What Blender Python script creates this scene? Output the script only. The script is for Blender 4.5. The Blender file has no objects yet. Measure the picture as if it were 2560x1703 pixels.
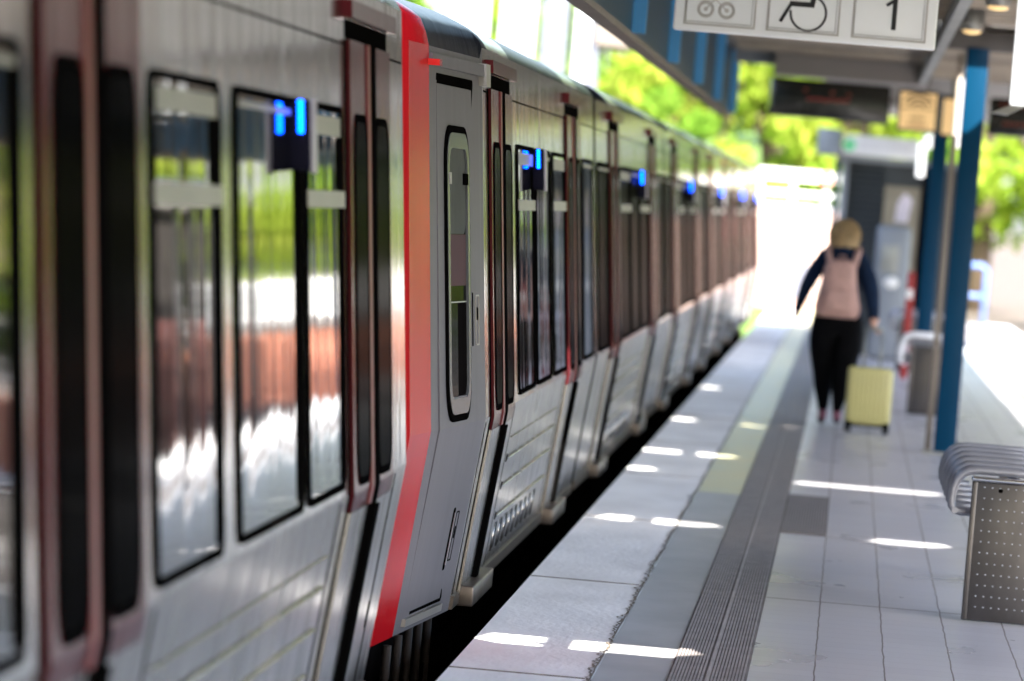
import bpy, bmesh, math, random
from mathutils import Vector, Matrix
R = math.radians
random.seed(7)
S = bpy.context.scene

# ------------------------------------------------------------------ camera
yaw, pit, rol = R(3.3148), R(1.5447), R(4.8)
fw = Vector((-math.sin(yaw)*math.cos(pit), math.cos(yaw)*math.cos(pit), -math.sin(pit)))
r0 = Vector((math.cos(yaw), math.sin(yaw), 0)); u0 = r0.cross(fw)
rt = r0*math.cos(rol)+u0*math.sin(rol); up = u0*math.cos(rol)-r0*math.sin(rol)
cd = bpy.data.cameras.new('camera'); cam = bpy.data.objects.new('camera', cd); S.collection.objects.link(cam)
cam.matrix_world = Matrix(((rt.x, up.x, -fw.x, 0), (rt.y, up.y, -fw.y, 0), (rt.z, up.z, -fw.z, 1.7), (0, 0, 0, 1)))
cd.lens = 200; cd.sensor_width = 36; cd.clip_end = 3000; cd.clip_start = .1
cd.dof.use_dof = True; cd.dof.focus_distance = 22.0; cd.dof.aperture_fstop = 3.7; cd.dof.aperture_blades = 0
S.camera = cam

# ------------------------------------------------------------------ world, sun, exposure
SUN = Vector((.5, -.93, 1)).normalized()
w = bpy.data.worlds.new('World'); S.world = w; w.use_nodes = True
nt = w.node_tree; bg = nt.nodes['Background']
sky = nt.nodes.new('ShaderNodeTexSky'); sky.sky_type = 'NISHITA'; sky.sun_disc = False
sky.sun_elevation = math.asin(SUN.z); sky.sun_rotation = math.atan2(SUN.x, SUN.y)
sky.dust_density = 2.5
nt.links.new(sky.outputs[0], bg.inputs[0]); bg.inputs[1].default_value = .15
ld = bpy.data.lights.new('sun', 'SUN'); ld.energy = 4.5; ld.angle = R(.5); ld.color = (1, .95, .87)
lo = bpy.data.objects.new('sun', ld); S.collection.objects.link(lo)
lo.rotation_euler = SUN.to_track_quat('Z', 'Y').to_euler()
S.view_settings.view_transform = 'Standard'; S.view_settings.look = 'None'
S.view_settings.gamma = 1; S.view_settings.exposure = 2.4
try:
    S.cycles.use_denoising = True; S.cycles.max_bounces = 8; S.cycles.sample_clamp_indirect = 8
except Exception: pass

# ------------------------------------------------------------------ materials
def sock(n, *names):
    for k in names:
        if k in n.inputs: return n.inputs[k]
def mat(name, col, rough=.5, metal=0., var=.0, vscale=(3, 3, 3), bump=0., bscale=(20, 20, 20), coat=0., emit=None, estr=0., ior=1.5, col2=None, rvar=0., trans=0., spec=.5):
    m = bpy.data.materials.new(name); m.use_nodes = True
    t = m.node_tree; b = t.nodes['Principled BSDF']
    b.inputs['Base Color'].default_value = (*col, 1); b.inputs['Roughness'].default_value = rough
    b.inputs['Metallic'].default_value = metal; b.inputs['IOR'].default_value = ior
    sock(b, 'Specular IOR Level').default_value = spec
    if coat: sock(b, 'Coat Weight').default_value = coat; sock(b, 'Coat Roughness').default_value = .06
    if emit:
        sock(b, 'Emission Color').default_value = (*emit, 1); sock(b, 'Emission Strength').default_value = estr
    tc = t.nodes.new('ShaderNodeTexCoord')
    def noise(sc, det=3):
        mp = t.nodes.new('ShaderNodeMapping'); mp.inputs['Scale'].default_value = sc
        t.links.new(tc.outputs['Object'], mp.inputs[0])
        n = t.nodes.new('ShaderNodeTexNoise'); n.inputs['Scale'].default_value = 1; n.inputs['Detail'].default_value = det
        t.links.new(mp.outputs[0], n.inputs['Vector']); return n
    n = noise(vscale, 4)
    mx = t.nodes.new('ShaderNodeMix'); mx.data_type = 'RGBA'
    c2 = col2 or tuple(max(0, c*(1-var)) for c in col)
    mx.inputs[6].default_value = (*col, 1); mx.inputs[7].default_value = (*c2, 1)
    rp = t.nodes.new('ShaderNodeMapRange'); rp.inputs[1].default_value = .35; rp.inputs[2].default_value = .68
    t.links.new(n.outputs[0], rp.inputs[0]); t.links.new(rp.outputs[0], mx.inputs[0])
    t.links.new(mx.outputs[2], b.inputs['Base Color'])
    if rvar:
        r2 = t.nodes.new('ShaderNodeMapRange'); r2.inputs[1].default_value = .3; r2.inputs[2].default_value = .7
        r2.inputs[3].default_value = rough; r2.inputs[4].default_value = rough+rvar
        t.links.new(n.outputs[0], r2.inputs[0]); t.links.new(r2.outputs[0], b.inputs['Roughness'])
    if bump:
        n2 = noise(bscale, 2); bp = t.nodes.new('ShaderNodeBump'); bp.inputs['Distance'].default_value = bump
        bp.inputs['Strength'].default_value = 1
        t.links.new(n2.outputs[0], bp.inputs['Height']); t.links.new(bp.outputs[0], b.inputs['Normal'])
        if coat: t.links.new(bp.outputs[0], sock(b, 'Coat Normal'))
    if trans: sock(b, 'Transmission Weight').default_value = trans
    return m
M = {}
M['steel'] = mat('brushed_steel', (.46, .45, .445), .08, 1., .25, (6, 14, .6), .0070, (1, 2.4, .3), rvar=.1)
M['steel_low'] = mat('brushed_steel_lower', (.47, .46, .457), .17, 1., .34, (5, 8, 1.2), .0042, (1, 1.3, .9), rvar=.12)
M['trim'] = mat('satin_trim', (.34, .32, .30), .42, .5, .1, ior=1.3)
M['grey'] = mat('grey_cab_paint', (.150, .142, .156), .40, .1, .08, (5, 9, .5), .0008, (1, 6, .4), ior=1.06)
M['roof'] = mat('roof_paint', (.012, .014, .018), .24, .0, .3, (8, 1.2, 8), .004, (2, 6, 2), ior=1.035)
M['red'] = mat('red_paint', (.46, .008, .014), .24, 0, .10, (4, 8, .6), .0035, (1, 6, .5), ior=1.11)
M['doorred'] = mat('red_door_foil', (.075, .009, .012), .16, .0, .2, (4, 8, .6), .003, (1, 5, .4), ior=1.13)
M['rubber'] = mat('black_rubber', (.003, .0028, .0028), .6, 0, .3, ior=1.003)
M['black'] = mat('underframe_black', (.007, .006, .006), .8, 0, .4, ior=1.003)
M['sill'] = mat('worn_sill_metal', (.15, .125, .11), .35, .6, .35, (5, 9, 5))
M['glass'] = mat('tinted_glass', (.004, .0045, .0045), .03, 0, .2, (2, 2, 2), .0028, (1, 3.2, .2), ior=1.36)
M['glass_far'] = mat('dark_film_glass', (.004, .0035, .0035), .22, 0, .2, (2, 2, 2), .0016, (1, 3, .25), ior=1.004)
M['glass_cab'] = mat('cab_glass', (.012, .013, .012), .05, 0, .2, (2, 2, 2), .0008, (1, 3, .25), ior=1.015)
M['glass_door'] = mat('door_glass', (.003, .003, .003), .10, 0, .2, (2, 2, 2), .0010, (1, 4, .3), ior=1.004)
M['led'] = mat('blue_led', (.0, .1, .5), .3, emit=(.0, .06, 1.0), estr=4.5)
M['lamp'] = mat('lamp_housing', (.010, .010, .02), .4, 0, .1, ior=1.08)
M['lampedge'] = mat('lamp_edge', (.35, .34, .38), .35, 0, .1)
M['chrome'] = mat('chrome', (.75, .76, .78), .10, 1.)
M['redlens'] = mat('red_lens', (.7, .01, .01), .15, coat=1)
M['concrete'] = mat('edge_concrete', (.92, .91, .905), .6, 0, .16, (3, 1.1, 3), .004, (30, 9, 30), rvar=.2)
M['gap'] = mat('joint_dirt', (.20, .16, .12), .9, 0, .4, (30, 8, 30))
M['tactile'] = mat('tactile_stone', (.33, .30, .295), .5, 0, .25, (12, 6, 12), .002, (40, 40, 40), ior=1.25)
M['groove'] = mat('tactile_groove', (.20, .18, .17), .8, 0, .3, ior=1.1)
M['tactline'] = mat('tactile_joint', (.42, .38, .35), .7, 0, .3)
M['ballast'] = mat('ballast', (.17, .135, .11), .95, 0, .6, (9, 9, 9), .06, (14, 14, 14))
M['rail'] = mat('rusty_rail', (.22, .10, .05), .6, .3, .4, (4, 10, 4))
M['blue'] = mat('blue_paint', (.001, .036, .084), .35, 0, .15, (6, 6, 1.5), .001, (3, 3, 1), ior=1.2)
M['lit_blue'] = mat('lit_blue_paint', (.10, .42, .85), .35, 0, .12, (6, 6, 2), coat=.2)  # the blue steel again, brightened in colour for the lit rib faces
M['ceil'] = mat('ceiling_panel', (.12, .11, .10), .6, 0, .3, (4, 1.5, 4))
M['ceil_l'] = mat('reflection_strip_paint', (.42, .36, .28), .6, 0, .3, (4, 2, 4))  # pale ceiling strips added to streak the reflections in the train side
M['drain'] = mat('beige_drain_pipe', (.30, .26, .22), .5, 0, .3, (6, 6, 1))
M['box'] = mat('service_box_grey', (.26, .24, .23), .5, 0, .1, (2, 2, 2))
M['galv'] = mat('galvanised', (.32, .33, .31), .45, .5, .25, (5, 2, 5))
M['white'] = mat('white_enamel', (.80, .80, .79), .35, 0, .05, (2, 2, 2))
M['signw'] = mat('sign_face', (.74, .75, .75), .28, 0, .03, (2, 2, 2), emit=(1, 1, 1), estr=.03)
M['signline'] = mat('sign_outline', (.42, .41, .40), .5)
M['signgrey'] = mat('sign_light_grey', (.60, .58, .56), .5)
M['ink'] = mat('sign_black', (.012, .012, .016), .45)
M['dispblk'] = mat('display_black', (.010, .010, .008), .25, 0, .2, coat=.3)
M['ledred'] = mat('red_led', (.16, .008, .004), .5, emit=(1, .07, .03), estr=.012)
M['ledlow'] = mat('red_led_low', (.10, .012, .004), .5, emit=(1, .12, .03), estr=.006)
M['tan'] = mat('clock_face', (.62, .42, .20), .5, 0, .1, emit=(1, .66, .3), estr=.12)
M['tandark'] = mat('clock_mark', (.22, .15, .07), .6)
M['green'] = mat('exit_green', (.05, .45, .20), .4, emit=(.1, .9, .4), estr=.08)
M['exitw'] = mat('exit_white', (.55, .56, .60), .4, emit=(.95, .95, 1), estr=.05)
M['lav'] = mat('lavender_letters', (.45, .43, .55), .5)
M['dark'] = mat('dark_louvre', (.030, .038, .045), .5, 0, .15, (2, 2, 2))
M['palegrey'] = mat('pale_grey_paint', (.22, .245, .28), .4, 0, .1)
M['beige'] = mat('beige_panel', (.26, .23, .17), .6, 0, .2)
M['paper'] = mat('poster_paper', (.68, .62, .70), .6, 0, .2, (6, 6, 6))
M['perf'] = mat('perforated_steel', (.13, .122, .12), .28, 1., .3, (6, 6, 5), .001, (2, 2, 3), rvar=.1)
M['dot'] = mat('punched_hole', (.34, .35, .39), .4, .3)
M['tube'] = mat('stainless_tube', (.34, .345, .38), .42, .5, .1)
M['gtile'] = mat('grey_guide_tiles', (.37, .36, .37), .38, 0, .18, (3, 1.4, 3), .002, (6, 5, 1), ior=1.1)
M['ytile'] = mat('yellow_tint_tiles', (.56, .50, .28), .4, 0, .3, (3, 1.4, 3), .002, (6, 5, 1), col2=(.50, .50, .34), ior=1.15)
M['led_w'] = mat('luminaire_white', (.82, .82, .82), .4, 0, .03, emit=(1, 1, 1), estr=.35)
M['warm'] = mat('warm_lamp', (.7, .5, .25), .5, emit=(1, .66, .28), estr=.2)
M['yellow'] = mat('yellow_shell', (.50, .47, .20), .38, 0, .06, (5, 5, 5), coat=.2)
M['navy'] = mat('navy_jacket', (.008, .020, .052), .85, 0, .35, (14, 14, 14), .004, (30, 30, 30), spec=.15)
M['trouser'] = mat('black_trousers', (.003, .003, .004), .9, 0, .3, (10, 10, 10), spec=.08)
M['skin'] = mat('skin', (.55, .32, .24), .5, 0, .1)
M['pink'] = mat('pink_backpack', (.50, .31, .28), .75, 0, .22, (16, 16, 16), .003, (40, 40, 40))
M['hair'] = mat('blond_hair', (.46, .32, .16), .55, 0, .55, (60, 60, 8), .004, (90, 90, 10))
M['shoe'] = mat('shoe', (.02, .018, .022), .6)
M['sock'] = mat('sock', (.28, .10, .14), .8)
M['bark'] = mat('bark', (.10, .07, .045), .9, 0, .4, (6, 6, 2), .02, (12, 12, 3))
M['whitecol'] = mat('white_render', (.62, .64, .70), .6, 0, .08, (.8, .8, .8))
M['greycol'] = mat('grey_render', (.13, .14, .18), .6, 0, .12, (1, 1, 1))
M['beam'] = mat('beam_concrete', (.20, .165, .14), .7, 0, .2)
M['timber'] = mat('dark_timber', (.022, .017, .014), .8, 0, .5, (12, 12, 1), .004, (20, 20, 1))
M['doorbrown'] = mat('brown_door', (.12, .035, .03), .6, 0, .3)
M['redpost'] = mat('dull_red_paint', (.30, .012, .010), .5, 0, .15)
M['hedge'] = mat('bank_grass', (.14, .24, .04), .8, 0, .5, (1.2, 1.2, 1.2))
M['railwhite'] = mat('railing_white', (.70, .74, .70), .5)
M['window'] = mat('building_window', (.05, .06, .07), .1)

def leafmat(name, a, b):
    m = bpy.data.materials.new(name); m.use_nodes = True; t = m.node_tree
    for n in list(t.nodes): t.nodes.remove(n)
    o = t.nodes.new('ShaderNodeOutputMaterial'); d = t.nodes.new('ShaderNodeBsdfDiffuse'); tr = t.nodes.new('ShaderNodeBsdfTranslucent')
    mx = t.nodes.new('ShaderNodeMixShader'); mx.inputs[0].default_value = .5
    tc = t.nodes.new('ShaderNodeTexCoord'); n = t.nodes.new('ShaderNodeTexNoise'); n.inputs['Scale'].default_value = 1.6
    t.links.new(tc.outputs['Object'], n.inputs['Vector'])
    cm = t.nodes.new('ShaderNodeMix'); cm.data_type = 'RGBA'; cm.inputs[6].default_value = (*a, 1); cm.inputs[7].default_value = (*b, 1)
    rp = t.nodes.new('ShaderNodeMapRange'); rp.inputs[1].default_value = .38; rp.inputs[2].default_value = .62
    t.links.new(n.outputs[0], rp.inputs[0]); t.links.new(rp.outputs[0], cm.inputs[0])
    t.links.new(cm.outputs[2], d.inputs[0]); t.links.new(cm.outputs[2], tr.inputs[0])
    t.links.new(d.outputs[0], mx.inputs[1]); t.links.new(tr.outputs[0], mx.inputs[2]); t.links.new(mx.outputs[0], o.inputs[0])
    return m
M['leafA'] = leafmat('bright_leaves', (.20, .33, .03), (.32, .42, .05))
M['leafB'] = leafmat('green_leaves', (.14, .27, .03), (.23, .37, .05))
M['leafC'] = leafmat('yellow_green_leaves', (.26, .38, .04), (.42, .46, .08))

M['leafD'] = leafmat('reflection_dark_leaves', (.012, .022, .008), (.03, .045, .012))  # near-black leaves for unseen trees added to darken a window reflection
def brick_mat():
    m = bpy.data.materials.new('sun_paled_brick'); m.use_nodes = True; t = m.node_tree; b = t.nodes['Principled BSDF']
    tc = t.nodes.new('ShaderNodeTexCoord'); mp = t.nodes.new('ShaderNodeMapping'); mp.inputs['Rotation'].default_value = (R(90), 0, 0)
    br = t.nodes.new('ShaderNodeTexBrick'); br.inputs['Scale'].default_value = 4
    br.inputs['Color1'].default_value = (.66, .44, .36, 1); br.inputs['Color2'].default_value = (.58, .36, .29, 1); br.inputs['Mortar'].default_value = (.6, .55, .5, 1)  # red brick, paled in colour to carry the strong sun on it
    t.links.new(tc.outputs['Object'], mp.inputs[0]); t.links.new(mp.outputs[0], br.inputs['Vector'])
    t.links.new(br.outputs['Color'], b.inputs['Base Color']); b.inputs['Roughness'].default_value = .8
    return m
M['brick'] = brick_mat(); M['brick_red'] = M['brick'].copy(); M['brick_red'].name = 'red_brick'
_b = [n for n in M['brick_red'].node_tree.nodes if n.type == 'TEX_BRICK'][0]
_b.inputs['Color1'].default_value = (.62, .20, .10, 1); _b.inputs['Color2'].default_value = (.50, .15, .08, 1); _b.inputs['Mortar'].default_value = (.45, .36, .3, 1)

def tile_mat():
    """grey floor tiles: joints along the platform every 0.262 m, fine cross joints, wide joints every 5.07 m"""
    m = bpy.data.materials.new('floor_tiles'); m.use_nodes = True; t = m.node_tree; b = t.nodes['Principled BSDF']
    tc = t.nodes.new('ShaderNodeTexCoord'); sp = t.nodes.new('ShaderNodeSeparateXYZ'); t.links.new(tc.outputs['Object'], sp.inputs[0])
    def math_(op, a, b_=None):
        n = t.nodes.new('ShaderNodeMath'); n.operation = op
        for i, v in enumerate((a, b_)):
            if v is None: continue
            if isinstance(v, (int, float)): n.inputs[i].default_value = v
            else: t.links.new(v, n.inputs[i])
        return n.outputs[0]
    ns = t.nodes.new('ShaderNodeTexNoise'); ns.inputs['Scale'].default_value = 3; t.links.new(tc.outputs['Object'], ns.inputs['Vector'])
    wob = math_('MULTIPLY', math_('SUBTRACT', ns.outputs[0], .5), .012)
    def line(c, per, off, wd):
        p = math_('PINGPONG', math_('ADD', math_('SUBTRACT', c, off), wob), per/2)
        return math_('LESS_THAN', p, wd)
    L1 = line(sp.outputs[0], .262, 0, .0032)
    L2 = line(sp.outputs[1], 5.07, 24.99, .018)
    L3 = line(sp.outputs[1], .2535, 24.99, .0035)
    strong = math_('MAXIMUM', L1, L2)
    n1 = t.nodes.new('ShaderNodeTexNoise'); n1.inputs['Scale'].default_value = 1; n1.inputs['Detail'].default_value = 5
    mp = t.nodes.new('ShaderNodeMapping'); mp.inputs['Scale'].default_value = (2.2, .9, 1); t.links.new(tc.outputs['Object'], mp.inputs[0]); t.links.new(mp.outputs[0], n1.inputs['Vector'])
    # each tile slightly its own tone
    fx = math_('FLOOR', math_('DIVIDE', sp.outputs[0], .262)); fy = math_('FLOOR', math_('DIVIDE', math_('SUBTRACT', sp.outputs[1], 24.99), .2535))
    cb = t.nodes.new('ShaderNodeCombineXYZ'); t.links.new(fx, cb.inputs[0]); t.links.new(fy, cb.inputs[1])
    wn = t.nodes.new('ShaderNodeTexWhiteNoise'); t.links.new(cb.outputs[0], wn.inputs['Vector'])
    v = math_('ADD', math_('MULTIPLY', n1.outputs[0], .55), math_('MULTIPLY', wn.outputs[0], .28))
    cr = t.nodes.new('ShaderNodeMix'); cr.data_type = 'RGBA'; cr.inputs[6].default_value = (.43, .425, .455, 1); cr.inputs[7].default_value = (.58, .575, .60, 1)
    t.links.new(v, cr.inputs[0])
    c2 = t.nodes.new('ShaderNodeMix'); c2.data_type = 'RGBA'; c2.inputs[7].default_value = (.17, .16, .165, 1); t.links.new(cr.outputs[2], c2.inputs[6])
    t.links.new(math_('MULTIPLY', L3, .45), c2.inputs[0])
    c3 = t.nodes.new('ShaderNodeMix'); c3.data_type = 'RGBA'; c3.inputs[7].default_value = (.17, .145, .13, 1); t.links.new(c2.outputs[2], c3.inputs[6])
    t.links.new(math_('MULTIPLY', strong, .9), c3.inputs[0])
    t.links.new(c3.outputs[2], b.inputs['Base Color'])
    rg = math_('ADD', math_('MULTIPLY', n1.outputs[0], .2), .2)
    t.links.new(math_('MAXIMUM', rg, math_('MULTIPLY', strong, .8)), b.inputs['Roughness'])
    bp = t.nodes.new('ShaderNodeBump'); bp.inputs['Distance'].default_value = .0025; bp.inputs['Strength'].default_value = 1
    n3 = t.nodes.new('ShaderNodeTexNoise'); n3.inputs['Scale'].default_value = 1; mp3 = t.nodes.new('ShaderNodeMapping'); mp3.inputs['Scale'].default_value = (5, 4, 1)
    t.links.new(tc.outputs['Object'], mp3.inputs[0]); t.links.new(mp3.outputs[0], n3.inputs['Vector'])
    t.links.new(math_('SUBTRACT', math_('ADD', math_('MULTIPLY', n3.outputs[0], .35), math_('MULTIPLY', wn.outputs[0], .04)), math_('MULTIPLY', math_('MAXIMUM', strong, L3), .7)), bp.inputs['Height'])
    t.links.new(bp.outputs[0], b.inputs['Normal'])
    return m
M['tile'] = tile_mat(); M['tile'].node_tree.nodes['Principled BSDF'].inputs['IOR'].default_value = 1.28

# ------------------------------------------------------------------ mesh helpers
def tag(o, label=None, cat=None, group=None, kind=None):
    if label: o['label'] = label
    if cat: o['category'] = cat
    if group: o['group'] = group
    if kind: o['kind'] = kind
    return o
def empty(name, loc=(0, 0, 0), label=None, cat=None, group=None):
    o = bpy.data.objects.new(name, None); S.collection.objects.link(o); o.location = loc; o.empty_display_size = .2
    return tag(o, label, cat, group)
class MB:
    def __init__(s): s.v = []; s.f = []; s.m = []; s.sm = []
    def add(s, vs, fs, mi=0, smooth=False):
        k = len(s.v); s.v += [tuple(v) for v in vs]
        for f in fs: s.f.append(tuple(i+k for i in f)); s.m.append(mi); s.sm.append(smooth)
        return s
    def box(s, x0, x1, y0, y1, z0, z1, mi=0):
        return s.add([(x0, y0, z0), (x1, y0, z0), (x1, y1, z0), (x0, y1, z0), (x0, y0, z1), (x1, y0, z1), (x1, y1, z1), (x0, y1, z1)],
                     [(0, 3, 2, 1), (4, 5, 6, 7), (0, 1, 5, 4), (1, 2, 6, 5), (2, 3, 7, 6), (3, 0, 4, 7)], mi)
    def bbox(s, x0, x1, y0, y1, z0, z1, b=.01, mi=0):
        """box with all edges bevelled"""
        bm = bmesh.new(); bmesh.ops.create_cube(bm, size=1)
        for v in bm.verts: v.co = Vector(((x0+x1)/2+v.co.x*(x1-x0), (y0+y1)/2+v.co.y*(y1-y0), (z0+z1)/2+v.co.z*(z1-z0)))
        bmesh.ops.bevel(bm, geom=bm.edges[:], offset=b, segments=3, profile=.5, affect='EDGES')
        bm.verts.index_update(); s.add([v.co[:] for v in bm.verts], [[v.index for v in f.verts] for f in bm.faces], mi, True); bm.free(); return s
    def tube(s, pts, r, n=8, mi=0, closed=False):
        pts = [Vector(p) for p in pts]; k = len(pts); rs = r if isinstance(r, (list, tuple)) else [r]*k
        vs = []; prev = None
        for i, p in enumerate(pts):
            if closed: d = pts[(i+1) % k]-pts[i-1]
            else: d = pts[min(i+1, k-1)]-pts[max(i-1, 0)]
            d.normalize()
            if prev is None: a = d.orthogonal().normalized()
            else: a = (prev-d*prev.dot(d)).normalized()
            prev = a; c = d.cross(a)
            for j in range(n):
                t = 2*math.pi*j/n; vs.append(p+(a*math.cos(t)+c*math.sin(t))*rs[i])
        fs = []
        for i in range(k if closed else k-1):
            for j in range(n):
                a0 = i*n+j; a1 = i*n+(j+1) % n; b0 = ((i+1) % k)*n+j; b1 = ((i+1) % k)*n+(j+1) % n
                fs.append((a0, a1, b1, b0))
        s.add(vs, fs, mi, True)
        if not closed:
            s.f.append(tuple(len(s.v)-k*n+j for j in reversed(range(n)))); s.m.append(mi); s.sm.append(False)
            s.f.append(tuple(len(s.v)-n+j for j in range(n))); s.m.append(mi); s.sm.append(False)
        return s
    def ball(s, c, rx, ry, rz, n=12, mi=0, m=8):
        vs = []; fs = []
        for i in range(m+1):
            th = math.pi*i/m
            for j in range(n):
                ph = 2*math.pi*j/n; vs.append((c[0]+rx*math.sin(th)*math.cos(ph), c[1]+ry*math.sin(th)*math.sin(ph), c[2]+rz*math.cos(th)))
        for i in range(m):
            for j in range(n): fs.append((i*n+j, (i+1)*n+j, (i+1)*n+(j+1) % n, i*n+(j+1) % n))
        return s.add(vs, fs, mi, True)
    def prism(s, poly, y0, y1, mi=0, axis='y'):
        """polygon of (a, b) pairs extruded: axis y -> (x, z) polygon; axis x -> (y, z); axis z -> (x, y)"""
        n = len(poly)
        def P(a, b, c): return {'y': (a, c, b), 'x': (c, a, b), 'z': (a, b, c)}[axis]
        vs = [P(a, b, y0) for a, b in poly]+[P(a, b, y1) for a, b in poly]
        fs = [tuple(range(n)), tuple(reversed(range(n, 2*n)))]+[(i, i+n, (i+1) % n+n, (i+1) % n) for i in range(n)]
        return s.add(vs, fs, mi)
    def build(s, name, mats, parent=None, **kw):
        me = bpy.data.meshes.new(name); me.from_pydata(s.v, [], s.f)
        if not isinstance(mats, (list, tuple)): mats = [mats]
        for m in mats: me.materials.append(m)
        me.polygons.foreach_set('material_index', s.m); me.polygons.foreach_set('use_smooth', s.sm)
        me.validate(); me.update()
        bm = bmesh.new(); bm.from_mesh(me); bmesh.ops.recalc_face_normals(bm, faces=bm.faces); bm.to_mesh(me); bm.free()
        o = bpy.data.objects.new(name, me); S.collection.objects.link(o)
        if parent:
            o.parent = parent
            l = parent
            off = Vector((0, 0, 0))
            while l: off += l.location; l = l.parent
            if off.length: me.transform(Matrix.Translation(-off))
        return tag(o, **kw)

# ------------------------------------------------------------------ the train
PROF = [(-.02, -1.488), (.76, -1.40), (2.245, -1.54)]
CX = -2.72
def prof(z):
    for (z0, x0), (z1, x1) in zip(PROF, PROF[1:]):
        if z <= z1: return x0+(x1-x0)*(z-z0)/(z1-z0)
    return PROF[-1][1]
SECT = [(-1.488, -.02), (-1.40, .76), (-1.54, 2.245), (-1.556, 2.272), (-1.583, 2.300), (-1.622, 2.326), (-1.675, 2.352), (-1.74, 2.376), (-1.84, 2.404), (-1.95, 2.43), (-2.3, 2.485), (-2.72, 2.51)]
SECT = SECT+[(2*CX-x, z) for x, z in reversed(SECT[:-1])]

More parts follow.
